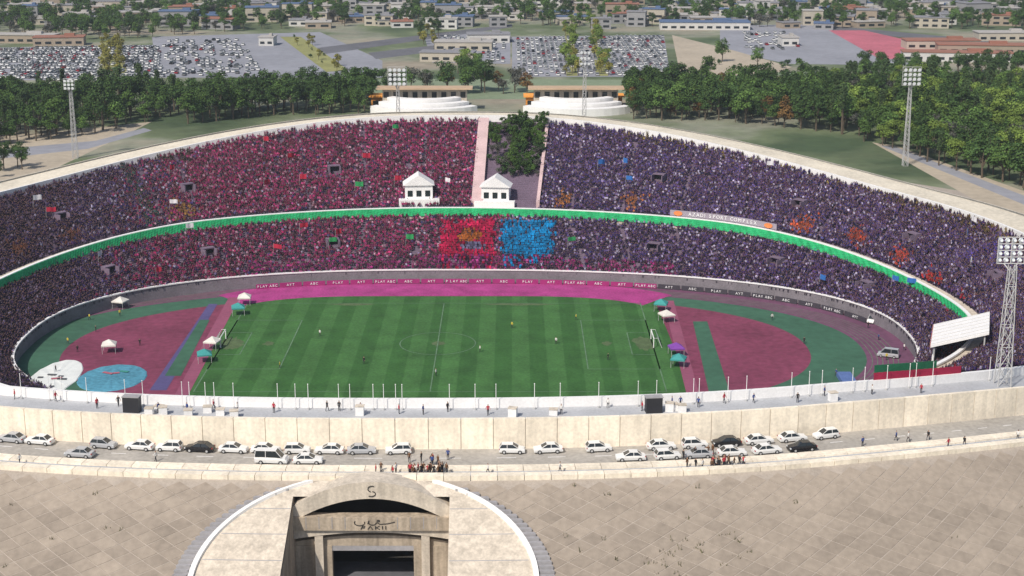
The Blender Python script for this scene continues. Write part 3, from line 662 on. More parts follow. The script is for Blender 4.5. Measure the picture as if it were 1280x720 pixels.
#PART2
# ------------------------------------------------------------------ surfaces beyond the bowl
LAWN = mat('pale_lawn', (.20, .25, .16), .95, .2, .05); DIRT = mat('tan_yard', (.42, .36, .28), .95, .2, .04); PKF = mat('pink_ground', (.45, .13, .17), .9, .25, .05)
SCR = mat('yellow_scrub', (.26, .26, .10), .95, .3, .08)
k_ = .004
for nm, pts, m in (('dry_yard', [(-60, 250), (-60, 172), (60, 166), (190, 152), (150, 172), (60, 215)], DIRT), ('dry_yard', [(1090, 178), (1120, 182), (1300, 246), (1300, 300), (1240, 262)], DIRT),
                   ('road', [(1100, 182), (1120, 184), (1300, 252), (1300, 264)], LOT), ('road', [(-60, 205), (-60, 192), (120, 176), (180, 160), (190, 163), (110, 186)], LOT),
                   ('lawn', [(400, 124), (840, 124), (820, 100), (420, 98)], LAWN), ('lawn', [(830, 122), (1050, 122), (1060, 88), (850, 92)], LAWN),
                   ('parking_lot', [(-30, 100), (188, 101), (205, 96), (200, 56), (-30, 60)], LOT), ('parking_lot', [(196, 97), (478, 97), (478, 76), (400, 40), (190, 46)], LOT),
                   ('parking_lot', [(640, 96), (838, 96), (830, 44), (640, 46)], LOT), ('parking_lot', [(900, 62), (985, 80), (1160, 82), (1040, 30), (900, 32)], LOT), ('parking_lot', [(540, 78), (638, 80), (638, 40), (530, 44)], LOT),
                   ('road', [(470, 74), (640, 52), (640, 46), (460, 66)], ASPH), ('road', [(390, 70), (640, 34), (640, 30), (380, 62)], ASPH), ('road', [(1040, 38), (1280, 62), (1290, 56), (1040, 32)], ASPH),
                   ('pink_ground', [(1036, 38), (1080, 38), (1160, 56), (1215, 72), (1100, 74)], PKF), ('pink_ground', [(108, 26), (160, 26), (160, 18), (112, 18)], PKF),
                   ('scrub', [(350, 46), (376, 46), (436, 88), (408, 90)], SCR), ('scrub', [(122, 96), (160, 96), (150, 52), (128, 52)], SCR), ('scrub', [(708, 95), (722, 95), (716, 34), (706, 34)], SCR), ('scrub', [(745, 95), (760, 95), (744, 30), (738, 30)], SCR),
                   ('scrub', [(840, 44), (920, 64), (990, 84), (960, 96), (850, 92)], DIRT)):
    k_ += .004; sheet(nm, gp(pts), m, k_)

# ------------------------------------------------------------------ trees
def leafmat(n, c, rnd=.25):
    m = mat('foliage_' + n, c, .9, 0, attr='leaf', spec=.1); t = m.node_tree; nn = t.nodes; l = t.links
    at = [x for x in nn if x.bl_idname == 'ShaderNodeAttribute'][0]; b = nn['Principled BSDF']
    oi = nn.new('ShaderNodeObjectInfo'); mr = nn.new('ShaderNodeMapRange'); mr.inputs['To Min'].default_value = 1 - rnd; mr.inputs['To Max'].default_value = 1 + rnd; l.new(oi.outputs['Random'], mr.inputs['Value'])
    v = nn.new('ShaderNodeVectorMath'); v.operation = 'SCALE'; l.new(at.outputs['Color'], v.inputs[0]); l.new(mr.outputs[0], v.inputs['Scale']); l.new(v.outputs[0], b.inputs['Base Color']); return m
def tree_meshes(kind, seed):
    r = np.random.default_rng(seed); rd = random.Random(seed)
    H, W, c, nl, ls = {'dark': (13, 8.5, (.045, .085, .026), 1500, .75), 'light': (12, 9, (.13, .19, .040), 1500, .75), 'mid': (12, 8.5, (.075, .135, .035), 1500, .75), 'brown': (9, 7, (.13, .075, .028), 900, .7),
                    'rust': (8, 7, (.16, .045, .025), 800, .7), 'poplar': (17, 4.2, (.045, .075, .03), 1200, .7), 'yellow': (9, 6, (.20, .19, .045), 900, .7), 'grey': (9, 8, (.085, .088, .075), 800, .7), 'bush': (3.4, 3.6, (.035, .07, .025), 420, .5)}[kind]
    th = H * (.28 if kind != 'bush' else .12); lobes = []
    for i in range(13):
        a = rd.uniform(0, 6.28); q = rd.random() ** .6 * W * .36; z = th + (H - th) * rd.uniform(.18, .86)
        if kind == 'poplar': q *= .6
        lobes.append(Vector((q * math.cos(a), q * math.sin(a), z)))
    mb = MB(); mb.tube([(0, 0, -.3), (rd.uniform(-.2, .2), rd.uniform(-.2, .2), th), (rd.uniform(-.4, .4), 0, H * .7)], [.32 * H / 12, .24 * H / 12, .06], 6)
    for p in lobes[:7]: mb.tube([(0, 0, th * rd.uniform(.8, 1.3)), Vector((p.x * .5, p.y * .5, (th + p.z) / 2)), p], [.13 * H / 12, .09 * H / 12, .03], 4)
    tr = mb.mesh('trunk', BARK)
    V = np.zeros((nl, 4, 3)); C = np.zeros((nl, 3)); 
    per = r.integers(0, len(lobes), nl); L = np.array([tuple(p) for p in lobes])[per]; lr = r.uniform(.75, 1.25, len(lobes))[per] * W * .23
    d = r.normal(size=(nl, 3)); d /= np.linalg.norm(d, axis=1, keepdims=True); d[:, 2] = np.where(d[:, 2] < -.4, -d[:, 2], d[:, 2])
    rad = lr * r.uniform(.45, 1.08, nl) ; pos = L + d * rad[:, None] * np.array([1, 1, .85 if kind != 'poplar' else 1.5])
    n = d + r.normal(0, .5, (nl, 3)); n[:, 2] += .35; n /= np.linalg.norm(n, axis=1, keepdims=True)
    t = np.cross(n, r.normal(size=(nl, 3))); t /= np.linalg.norm(t, axis=1, keepdims=True); b = np.cross(n, t); sz = ls * r.uniform(.6, 1.3, nl)[:, None] * .5
    V[:, 0] = pos + t * sz; V[:, 1] = pos + b * sz * .7 ; V[:, 2] = pos - t * sz; V[:, 3] = pos - b * sz * .7
    me = bpy.data.meshes.new('crown'); me.from_pydata(V.reshape(-1, 3).tolist(), [], np.arange(nl * 4).reshape(-1, 4).tolist())
    C = np.array(c) * (r.uniform(.65, 1.35, (nl, 1)) + (r.uniform(-.15, .25, len(lobes))[per])[:, None]) * np.array([1, 1, 1]) + r.uniform(-.006, .012, (nl, 1)) * np.array([1, .6, 0])
    at = me.attributes.new('leaf', 'FLOAT_COLOR', 'FACE'); at.data.foreach_set('color', np.concatenate([np.clip(C, .004, 1), np.ones((nl, 1))], 1).astype(np.float32).ravel())
    me.materials.append(leafmat(kind, c)); return tr, me
TREES = {k: [tree_meshes(k, 11 * i + j * 101) for i in range(3)] for j, k in enumerate(('dark', 'light', 'mid', 'brown', 'rust', 'poplar', 'yellow', 'grey', 'bush'))}
WORD = {'dark': 'dark green leafy', 'light': 'bright yellow-green leafy', 'mid': 'mid green leafy', 'brown': 'brownish', 'rust': 'rust-red', 'poplar': 'tall narrow', 'yellow': 'yellowish', 'grey': 'grey-green', 'bush': 'low dark'}
TPOS = []
TREQ = []
def put_tree(p, kind, place, group, sc=1.0): TREQ.append((p.copy() if hasattr(p, 'copy') else Vector(p), kind, place, group, sc))
def make_tree(p, kind, place, group, sc=1.0):
    e = empty('tree' if kind != 'bush' else 'shrub', p, random.uniform(0, 6.28)); s = sc * random.uniform(.62, 1.3); e.scale = (s * random.uniform(.9, 1.12), s, s * random.uniform(.9, 1.15))
    tr, cr = random.choice(TREES[kind]); ob('trunk', tr, e); ob('crown', cr, e)
    tag(e, f"{WORD[kind]} {'shrub' if kind == 'bush' else 'tree'} {place}", 'tree' if kind != 'bush' else 'shrub', f'{group}, {WORD[kind]}')
def inside(poly, x, y):
    c = False; n = len(poly)
    for i in range(n):
        x0, y0 = poly[i]; x1, y1 = poly[i - 1]
        if (y0 > y) != (y1 > y) and x < (x1 - x0) * (y - y0) / (y1 - y0) + x0: c = not c
    return c
def wood(poly, n, kinds, place, group, gap=6.5, sc=1.0):
    us = [p[0] for p in poly]; vs = [p[1] for p in poly]; k = 0
    for _ in range(n * 25):
        if k >= n: break
        px, py = random.uniform(min(us), max(us)), random.uniform(min(vs), max(vs))
        if not inside(poly, px, py): continue
        p = hit(px, py, GZ)
        if (p.x - CX) ** 2 + (p.y - CY) ** 2 < 205 ** 2 or any(abs(p.x - q.x) < gap and abs(p.y - q.y) < gap and (p - q).length < gap for q in TPOS): continue
        TPOS.append(p); k += 1; put_tree(p, random.choice(kinds), place, group, sc)
wood([(-220, 138), (-50, 134), (230, 128), (225, 142), (140, 164), (40, 178), (-50, 188), (-220, 215)], 330, ['dark'] * 4 + ['mid', 'poplar', 'grey', 'mid'], 'in the belt between the packed car park and bowl', 'trees in the belt by the packed car park', 5.6)
wood([(1030, 116), (1120, 112), (1480, 120), (1480, 290), (1310, 246), (1200, 216), (1110, 186), (1036, 164)], 680, ['light', 'light', 'mid', 'mid', 'dark', 'poplar', 'grey'], 'in the large wood beside the bowl', 'trees of the large wood', 5.8)
wood([(230, 128), (330, 132), (390, 122), (466, 122), (462, 142), (330, 146), (235, 156)], 90, ['dark', 'dark', 'mid'], 'behind the white terraces at the bowl head', 'trees behind the white terraces', 5.8)
wood([(478, 112), (660, 112), (660, 118), (480, 118)], 30, ['brown', 'dark', 'grey', 'grey', 'mid'], 'in the bare thicket behind the far rim', 'trees of the bare thicket', 7)
wood([(784, 118), (1040, 118), (1080, 172), (1000, 162), (900, 152), (790, 150)], 230, ['dark', 'dark', 'mid', 'mid', 'brown'], 'in the mixed copse behind the far rim', 'trees of the mixed copse', 5.8)
wood([(-220, 48), (-220, -12), (1500, -12), (1500, 40), (900, 34), (640, 32), (380, 34), (150, 50)], 1500, ['dark', 'mid', 'dark', 'grey', 'mid'], 'among the distant houses', 'trees among the distant houses', 5.5, .85)
wood([(124, 96), (158, 96), (150, 54), (128, 54)], 26, ['yellow'], 'in the line crossing the packed car park', 'trees crossing the packed car park', 6, .7)
wood([(706, 95), (724, 95), (716, 34), (706, 34)], 20, ['yellow', 'light'], 'beside the avenue between car parks', 'trees beside the avenue', 6, .75)
wood([(744, 95), (762, 95), (744, 30), (736, 30)], 20, ['yellow', 'light'], 'beside the avenue between car parks', 'trees beside the avenue', 6, .75)
wood([(520, 60), (550, 60), (548, 34), (526, 34)], 14, ['yellow', 'dark'], 'by the crossroads beyond the thicket', 'trees by the crossroads', 7, .7)
wood([(350, 46), (376, 46), (436, 88), (408, 90)], 14, ['yellow', 'bush'], 'on the yellow verge of the empty car park', 'trees on the yellow verge', 8, .6)
wood([(568, 98), (606, 98), (606, 84), (570, 84)], 8, ['light', 'mid'], 'in the clump beside the thicket', 'trees in the small clump', 6, .8)
wood([(860, 100), (1040, 104), (1020, 84), (880, 74)], 22, ['bush', 'mid', 'bush'], 'dotted over the dry scrub', 'scrub plants', 9, .9)
wood([(240, 112), (400, 112), (400, 100), (240, 100)], 16, ['bush'], 'on the lawn by the white terraces', 'shrubs on the lawn', 8)
wood([(-10, 228), (36, 214), (30, 206), (-10, 214)], 5, ['dark'], 'on the dry yard close to the bowl', 'trees on the dry yard', 4, .6)
wood([(1110, 190), (1290, 250), (1290, 232), (1130, 178)], 10, ['bush', 'dark'], 'along the dry yard road', 'plants along the dry yard road', 10, .8)
wood([(1060, 92), (1120, 98), (1300, 98), (1300, 90), (1140, 88)], 40, ['dark', 'mid'], 'lining the far edge of the large wood', 'trees lining the wood edge', 8, .8)

# ------------------------------------------------------------------ distant buildings
def building(px, py, wd, dp, h, col, roofc, label, rz=0, tag_n='house'):
    p = hit(px, py, GZ); e = tag(empty('building', p, rz), label[0], 'building', label[1])
    wm = mat('wall_' + col[0], col[1], .85, .12, .2); rm = mat('roof_' + roofc[0], roofc[1], .85, .15, .3)
    MB().box((0, 0, h / 2), (wd, dp, h)).build('wall', wm, e)
    MB().box((0, 0, h + .25), (wd + .8, dp + .8, .5)).box((wd * .2, dp * .1, h + 1.2), (wd * .2, dp * .3, 1.5)).build('roof', rm, e)
    for k in range(max(1, int(h // 3.4))):
        nb = max(2, int(wd // 6))
        for i in range(nb): MB().box((-wd / 2 + (i + .5) * wd / nb, -dp / 2, 1.9 + 3.4 * k), (wd / nb * .6, .16, 1.5)).build('window', GLASS, e)
WALLS = [('cream', (.44, .40, .33)), ('white', (.56, .55, .53)), ('tan', (.33, .27, .21)), ('grey', (.28, .28, .29))]; ROOFS = [('grey', (.24, .24, .26)), ('pale', (.40, .38, .36)), ('rust', (.30, .14, .10)), ('blue', (.10, .15, .26))]
for i in range(270):
    px = random.uniform(-180, 1460); py = random.uniform(2, 36); wl = random.choice(WALLS); rf = random.choice(ROOFS[:2] * 3 + ROOFS)
    building(px, py, random.uniform(9, 26), random.uniform(8, 16), random.choice([4, 4, 7, 7, 10]), wl, rf, (f'distant {wl[0]} building with a {rf[0]} roof among far trees', f'distant buildings, {wl[0]} with {rf[0]} roofs'), random.uniform(-.3, .3))
for px, py, wd, dp, wl, rf, lab in ((1175, 60, 44, 14, WALLS[0], ROOFS[2], 'long cream block with rust roof beside the pink ground'), (1225, 66, 50, 14, WALLS[2], ROOFS[2], 'long tan block with rust roof at the edge of the wood'), (1195, 76, 60, 12, WALLS[1], ROOFS[2], 'long white shed with rust roof in front of the wood'), (1255, 50, 36, 14, WALLS[0], ROOFS[1], 'cream block with pale roof behind the tan one'),
                                (25, 53, 48, 12, WALLS[2], ROOFS[1], 'long tan building bordering the packed car park'), (75, 56, 30, 12, WALLS[2], ROOFS[2], 'tan building with rust roof bordering the packed car park'), (580, 62, 34, 14, WALLS[0], ROOFS[1], 'cream building at the crossroads beyond the thicket'), (610, 52, 26, 16, WALLS[1], ROOFS[0], 'white building at the crossroads beyond the thicket'), (560, 76, 30, 12, WALLS[0], ROOFS[0], 'low cream building next to the bare thicket'),
                                (880, 36, 60, 18, WALLS[1], ROOFS[3], 'long white hall with blue roof past the avenue'), (985, 56, 10, 16, WALLS[1], ROOFS[1], 'small white cabin standing on the empty car park'), (335, 56, 9, 12, WALLS[1], ROOFS[1], 'small white cabin by the yellow verge')):
    building(px, py, wd, dp, 5, wl, rf, (lab, None), random.uniform(-.15, .15))

# white terraces and pavilions behind the far rim
def terraces(px, label):
    p = hit(px, 146, GZ); e = tag(empty('terrace_pavilion', p), label, 'pavilion'); e.scale = (.85, .85, .72)
    for k in range(3):
        mb = MB(); q = np.linspace(-.95, .95, 15); r0, r1 = 34 - k * 5.2, 30 - k * 5.2
        g = []
        for rr, z in ((r0, 0), (r0, 4.5 + 2.2 * k), (r1, 4.8 + 2.2 * k), (r1, 0)): g.append([(rr * math.sin(a) * 1.0, 30 - rr * math.cos(a) * .9 + 0, z) for a in q])
        mb.grid(g + [g[0]]); mb.add([x[0] for x in g] + [x[-1] for x in g], [(0, 1, 2, 3), (4, 5, 6, 7)]); ob('terrace', outward(mb.mesh('terrace', WHITE)), e)
    MB().box((0, 26, 6.5), (44, 6, 13)).build('pavilion_wall', OFFW, e); MB().box((0, 25, 13.5), (50, 11, .9)).build('pavilion_roof', mat('tan_roof', (.50, .36, .24), .8, .15), e)
    for i in range(9): MB().box((-20 + i * 5, 22.95, 9.5), (2.6, .2, 3.6)).build('window', GLASS, e)
for px, lb in ((528, 'white curved terraces with a tan-roofed pavilion nearest the dark trees'), (722, 'white curved terraces with a tan-roofed pavilion nearest the mixed copse')): terraces(px, lb)
def kiosk(px, py, w_, c, label):
    e = tag(empty('kiosk', hit(px, py, GZ)), label, 'kiosk'); MB().box((0, 0, 2.2), (w_, 8, 4.4)).build('wall', mat('wall_' + c[0], c[1], .8, .1), e); MB().box((0, 0, 4.7), (w_ + 2, 10, .6)).build('roof', mat('kroof_' + c[0], tuple(min(1, k * 1.4) for k in c[1]), .8, .1), e); MB().box((0, -4.05, 1.9), (w_ * .7, .2, 2)).build('window', GLASS, e)
for px in (472, 572, 664, 770): kiosk(px, 132, 5, ('orange', (.62, .26, .05)), {472: 'small orange kiosk nearest the white terraces', 572: 'small orange kiosk beside the pavilion by dark trees', 664: 'small orange kiosk beside the pavilion by the copse', 770: 'small orange kiosk in front of the dark copse trees'}[px])

# ------------------------------------------------------------------ floodlight masts
def mast(base, top, pw, phh, rows, cols, label, wd=.9):
    e = tag(empty('floodlight_mast', base), label, 'floodlight'); h = top - base.z
    yaw = math.atan2(CX - base.x, -(CY - base.y)); e.rotation_euler = (0, 0, 0 if base.y > CY else math.pi)
    for sx in (-1, 1):
        for sy in (-1, 1): MB().tube([(sx * wd, sy * wd, 0), (sx * wd * .5, sy * wd * .5, h)], [.11, .08], 5).build('leg', STEEL, e)
    n = max(4, int(h / 3.2)); mb = MB()
    for k in range(n):
        a, b = k / n, (k + 1) / n; wa, wb = wd * (1 - .5 * a), wd * (1 - .5 * b)
        for s in (-1, 1):
            mb.tube([(-wa, s * wa, a * h), (wb, s * wb, b * h)], .06, 4); mb.tube([(wa, s * wa, a * h), (-wb, s * wb, b * h)], .06, 4)
            mb.tube([(s * wa, -wa, a * h), (s * wb, wb, b * h)], .06, 4); mb.tube([(-wa, s * wa, a * h), (wa, s * wa, a * h)], .06, 4)
    tag(mb.build('lattice', STEEL, e), kind='stuff')
    fb = MB()
    for i in range(rows + 1): fb.tube([(-pw / 2, -1.2, h + i * phh / rows), (pw / 2, -1.2, h + i * phh / rows)], .09, 4)
    for j in (0, cols // 2, cols): fb.tube([(-pw / 2 + j * pw / cols, -1.2, h), (-pw / 2 + j * pw / cols, -1.2, h + phh)], .09, 4)
    fb.tube([(-wd, -1.2, h), (0, 0, h - 1.5), (wd, -1.2, h)], .12, 4); fr = fb.build('lamp_frame', STEEL, e)
    for i in range(rows):
        for j in range(cols): MB().tube([(-pw / 2 + (j + .5) * pw / cols, -1.3, h + (i + .5) * phh / rows), (-pw / 2 + (j + .5) * pw / cols, -1.95, h + (i + .5) * phh / rows - .15)], [pw / cols * .22, pw / cols * .42], 6).build('lamp', LAMP, fr)
def far_mast(px, topy, d, pw, phh, rows, cols, label):
    t = atd(px, topy + phh * FPX / d * .97, d); mast(Vector((t.x, d, GZ)), t.z, pw, phh, rows, cols, label)
far_mast(497, 84, 545, 6.5, 6.5, 4, 4, 'floodlight mast with square lamp panel in front of the bare thicket')
far_mast(1138, 84, 545, 6.5, 6.5, 4, 4, 'floodlight mast with square lamp panel in front of the large wood')
far_mast(88, 98, 560, 4, 4, 3, 3, 'floodlight mast with small lamp panel at the dark tree belt')
far_mast(731, 62, 560, 4, 6, 3, 3, 'tall floodlight mast with narrow lamp panel at the avenue')
q = np.array([R_(find_phi(1236, Rc, 112, 150))]); p = ring(q, 3.0, 0)[0]; mast(Vector(p), p[2] + 21, 4.5, 4.5, 4, 4, 'big lattice floodlight mast rising from the near end of the rim', 1.1)

# ------------------------------------------------------------------ things in the stands
def frame_at(phd, t, fn=upper_at, dz=0):
    q = np.array([R_(phd)]); p = fn(q, np.array([t]))[0]; n = plan_normal(Rc, q)[0]; return Vector((p[0], p[1], p[2] + dz)), math.atan2(n[1], n[0]) - math.pi / 2
def cabin(phd, t, label):
    p, rz = frame_at(phd, t); e = tag(empty('gabled_cabin', p, rz), label, 'cabin')
    MB().box((0, 1.5, 1.3), (8.2, 6, 6.6)).build('wall', WHITE, e)
    mb = MB(); mb.add([(-4.7, -2, 4.5), (0, -2, 7.6), (4.7, -2, 4.5), (-4.7, 5, 4.5), (0, 5, 7.6), (4.7, 5, 4.5)], [(0, 1, 4, 3), (1, 2, 5, 4), (0, 2, 1), (3, 4, 5), (0, 3, 5, 2)]); ob('roof', outward(mb.mesh('roof', WHITE)), e)
    for x in (-2.6, 0, 2.6): MB().box((x, -1.52, 2.0), (1.5, .12, 1.8)).build('window', GLASS, e)
    MB().box((0, -2.6, -.6), (12, 2.6, 2.4)).build('plinth', WHITE, e)
cabin(-4.6, .09, 'white gabled cabin surrounded by the pink upper seating block'); cabin(5.8, .07, 'white gabled cabin at the foot of the planted central stair')
# side walls of the wide bare stair
for a, wd_ in ((3.4, 1.7), (11.5, .5)):
    q = np.full(20, R_(a)); t = np.linspace(0.02, .98, 20); g = upper_at(q, t); mb = MB(); rows = []
    for i in range(20):
        x, y, z = g[i]; rows.append([(x - wd_, y, z - .5), (x - wd_, y, z + 1.5), (x + wd_, y, z + 1.5), (x + wd_, y, z - .5)])
    mb.grid([r + [r[0]] for r in rows]); mb.add(rows[0] + rows[-1], [(0, 1, 2, 3), (4, 5, 6, 7)]); sob('stair_wall', outward(mb.mesh('stair_wall', mat('pinkish_concrete', (.58, .42, .42), .85, .2, .2))))
for i in range(120):
    p, rz = frame_at(random.uniform(4.5, 11.2), random.uniform(.34, .97)); kd_ = random.choice(['bush', 'bush', 'bush', 'dark', 'mid', 'grey']); put_tree(p, kd_, 'planted on the wide central stair', 'plants on the central stair', .85 if kd_ == 'bush' else .34)
# canopy over the end stand
p, rz = frame_at(107.5, .85, lower_at); p.z -= .3
e = tag(empty('stand_canopy', p, rz), 'white sloping canopy over the end stand below the green banner tip', 'canopy'); e.scale = (.66, .8, .9)
mb = MB(); mb.add([(-13, -8, 5.0), (13, -8, 5.0), (13, 7, 9.5), (-13, 7, 9.5), (-13, -8, 4.4), (13, -8, 4.4), (13, 7, 8.9), (-13, 7, 8.9)], [(0, 1, 2, 3), (7, 6, 5, 4), (0, 4, 5, 1), (1, 5, 6, 2), (2, 6, 7, 3), (3, 7, 4, 0)]); ob('roof', outward(mb.mesh('roof', WHITE)), e)
for x in (-12, -4, 4, 12): MB().tube([(x, -7, -1), (x, -7, 4.6)], .22, 6).build('post', STEEL, e); MB().tube([(x, 6, 1), (x, 6, 9)], .22, 6).build('post', STEEL, e)
[MB().tube([(x, -8, 5.08), (x, 7, 9.58)], .13, 5).build('roof_rib', STEEL, e) for x in (-12, -8, -4, 0, 4, 8, 12)]
MB().box((0, -7.2, .6), (25, .5, 3.2)).build('front_wall', WHITE, e); MB().box((0, -8.12, 4.7), (25.6, .12, .5)).build('red_stripe', mat('faded_red', (.6, .2, .16), .7, .15), e)
# entrances opening through the seating
for fn_, t_, nm_ in ((upper_at, .42, 'upper'), (lower_at, .5, 'lower')):
    for q_ in VOM:
        if nm_ == 'lower' and abs(q_) > 70: continue
        p, rz = frame_at(q_, t_, fn_); M_ = Matrix.Translation(p) @ Matrix.Rotation(rz, 4, 'Z'); mb = MB()
        for x in (-1.7, 1.7): mb.box((x, .2, .7), (.3, 3.4, 2.6), 0, 0, M_)
        mb.box((0, 1.0, 2.1), (3.7, 1.9, .3), 0, 0, M_); mb.box((0, 1.6, .7), (3.2, .3, 2.5), 1, 0, M_); mb.box((0, -.2, -.45), (3.2, 3.0, .3), 0, 0, M_)  # near-black back panel paints the shade inside the opening
        sob('stand_entrance', mb.mesh('stand_entrance', [STEP, DARK]))
# flags waved in the crowd
FLM = {c_: mat('flag_' + c_, v_, .8, .25, 1.2) for c_, v_ in (('red', (.42, .02, .05)), ('blue', (.03, .14, .42)), ('white', (.7, .68, .7)), ('green', (.03, .28, .09)))}
for i in range(36):
    up_ = i % 3 > 0; q_ = random.uniform(-70, 85)
    if 3 < q_ < 13: continue
    c_ = random.choice(['red', 'red', 'red', 'white', 'green'] if q_ < 0 else ['blue', 'blue', 'white', 'green']); p, rz = frame_at(q_, random.uniform(.1, .9), upper_at if up_ else lower_at)
    e = tag(empty('flag', p, rz + random.uniform(-.8, .8)), f"{c_} flag waved above the {'upper' if up_ else 'lower'} tier crowd", 'flag', f"{c_} flags, {'upper' if up_ else 'lower'} tier")
    MB().tube([(0, 0, 0), (.25, 0, 4.2)], .035, 5).build('staff', STEEL, e); mb = MB(); W_, H_ = random.uniform(1.6, 2.6), random.uniform(1.1, 1.6); ph_ = random.uniform(0, 6)
    mb.grid([[(.25 + W_ * k / 8, .22 * math.sin(k * .9 + ph_) * k / 8, 4.15 - H_ * j / 3 - .12 * k / 8 * (1 + math.sin(k + ph_))) for k in range(9)] for j in range(4)]); mb.build('cloth', FLM[c_], e, True)
# advertising boards before the far barrier
ADB = mat('dark_board', (.055, .05, .062), .6, .15, .4); ADP = mat('magenta_board', (.33, .03, .16), .6, .15, .4)
ADS = ['PLAY ABC', 'AYT', 'ABC', 'PLAY', 'AYT', 'PLAY ABC', 'ABC', 'AYT']
px_ = np.linspace(318, 1090, 27)
for i in range(26):
    a, b = find_phi(px_[i] + 1, Fc, -80, 88), find_phi(px_[i + 1] - 1, Fc, -80, 88); pk = px_[i + 1] < 850; tx = ADS[i % 8]
    o = ob('advertising_board', board_strip('advertising_board', a, b, -1.6, -2.45, -1.2, ADP if pk else ADB, 4, Fc))
    tag(o, f"{'magenta' if pk else 'dark'} advertising board lettered {tx} along the far barrier", 'advertising board', f"{'magenta' if pk else 'dark'} boards lettered {tx}")
    put_text(tx, .95, LETTER, o, Fc, (a + b) / 2, -1.66, -1.82)
# goals
def goal(sd_, label):
    e = tag(empty('goal', (CX + sd_ * 52, PY, .02), 0), label, 'goal'); d = sd_ * 2.0; NETM = mat('net_cord', (.6, .62, .6), .9, 0)
    for y in (-3.66, 3.66): MB().tube([(0, y, 0), (0, y, 2.44)], .12, 8).build('post', WHITE, e); MB().tube([(0, y, 2.44), (d * .5, y, 2.44), (d, y, 0)], .05, 5).build('net_stay', WHITE, e)
    MB().tube([(0, -3.66, 2.44), (0, 3.66, 2.44)], .12, 8).build('crossbar', WHITE, e)
    mb = MB()
    for k in range(25): y = -3.66 + k * .305; mb.tube([(d * .5, y, 2.44), (d, y, 0)], .015, 3, cap=False)
    for k in range(8): mb.tube([(d * (.5 + k / 16), -3.66, 2.44 * (1 - k / 8)), (d * (.5 + k / 16), 3.66, 2.44 * (1 - k / 8))], .015, 3, cap=False)
    tag(mb.build('net', NETM, e), kind='stuff')
goal(-1, 'white football goal at the pitch end near the round white canvas'); goal(1, 'white football goal at the pitch end near the parked white vans')
# round canvases on the ground
def canvas(px0, px1, py0, py1, m, marks, label, z=.06):
    a, b = hit((px0 + px1) / 2, py0, 0), hit((px0 + px1) / 2, py1, 0); l_, r_ = hit(px0, (py0 + py1) / 2, 0), hit(px1, (py0 + py1) / 2, 0)
    c = Vector(((l_.x + r_.x) / 2, (a.y + b.y) / 2, 0)); rx, ry = (r_.x - l_.x) / 2, (a.y - b.y) / 2; e = tag(empty('round_canvas', c), label, 'canvas')
    mb = MB(); vs = [(0, 0, z + .1)]; N = 40
    for f in (.5, .97, 1.0): vs += [(rx * f * math.cos(2 * math.pi * i / N) * (1 + .015 * math.sin(i * 2.3)), ry * f * math.sin(2 * math.pi * i / N), (z + .1 + .06 * math.sin(i * 1.9)) if f < 1 else .03) for i in range(N)]
    mb.add(vs, [(0, 1 + i, 1 + (i + 1) % N) for i in range(N)] + [(1 + k * N + i, 1 + (k + 1) * N + i, 1 + (k + 1) * N + (i + 1) % N, 1 + k * N + (i + 1) % N) for k in range(2) for i in range(N)]); ob('sheet', outward(mb.mesh('sheet', m)), e)
    for k in range(marks):
        mb = MB(); an = random.uniform(0, 6.28); q = random.uniform(.1, .6); mb.box((rx * q * math.cos(an), ry * q * math.sin(an), z + .24), (rx * random.uniform(.2, .5), .9, .05), 0, random.uniform(-.6, .6)); ob('printed_mark', mb.mesh('printed_mark', random.choice([DLET, mat('teal_print', (.05, .25, .2), .8, 0), mat('rose_print', (.4, .12, .16), .8, 0)])), e)
canvas(36, 97, 450, 498, mat('canvas_white', (.70, .72, .70), .8, .12, .4), 7, 'big round white canvas with printed marks at the end of the track')
canvas(98, 182, 456, 490, mat('canvas_blue', (.08, .26, .36), .8, .4, .12), 3, 'wide pale blue canvas lying beside the round white canvas')
# tents and tarps on the track ends
def tent(px, py, label, g, tc='white'):
    e = tag(empty('gazebo_tent', hit(px, py, .03), random.uniform(-.4, .4)), label, 'tent', g); e.scale = (.8, .8, .8)
    for x in (-1.9, 1.9):
        for y in (-1.9, 1.9): MB().tube([(x, y, 0), (x, y, 2.4)], .07, 5).build('pole', STEEL, e)
    mb = MB(); mb.add([(-2.1, -2.1, 2.2), (2.1, -2.1, 2.2), (2.1, 2.1, 2.2), (-2.1, 2.1, 2.2), (-2.1, -2.1, 2.6), (2.1, -2.1, 2.6), (2.1, 2.1, 2.6), (-2.1, 2.1, 2.6), (0, 0, 4.0)], [(0, 1, 5, 4), (1, 2, 6, 5), (2, 3, 7, 6), (3, 0, 4, 7), (4, 5, 8), (5, 6, 8), (6, 7, 8), (7, 4, 8)]); ob('roof', mb.mesh('roof', TM[tc]), e)
TM = {'white': mat('tent_canvas', (.66, .63, .58), .85, .2, .6), 'teal': mat('teal_canvas', (.05, .28, .27), .8, .2), 'purple': mat('purple_canvas', (.20, .06, .34), .8, .2)}
for px, py in ((151, 385), (137, 440)): tent(px, py, 'white pitched tent on the red end behind the round white canvas', 'tents on the red end by the round canvas')
for px, py, tc in ((306, 380, 'white'), (298, 393, 'teal'), (266, 436, 'white'), (256, 452, 'teal')): tent(px, py, f'{tc} pitched tent in the row beside the goal', f'{tc} tents beside the goal', tc)
for px, py, tc in ((826, 388, 'teal'), (833, 402, 'white'), (845, 444, 'purple'), (848, 458, 'teal')): tent(px, py, f'{tc} pitched tent in the row on the pink lane', f'{tc} tents on the pink lane', tc)
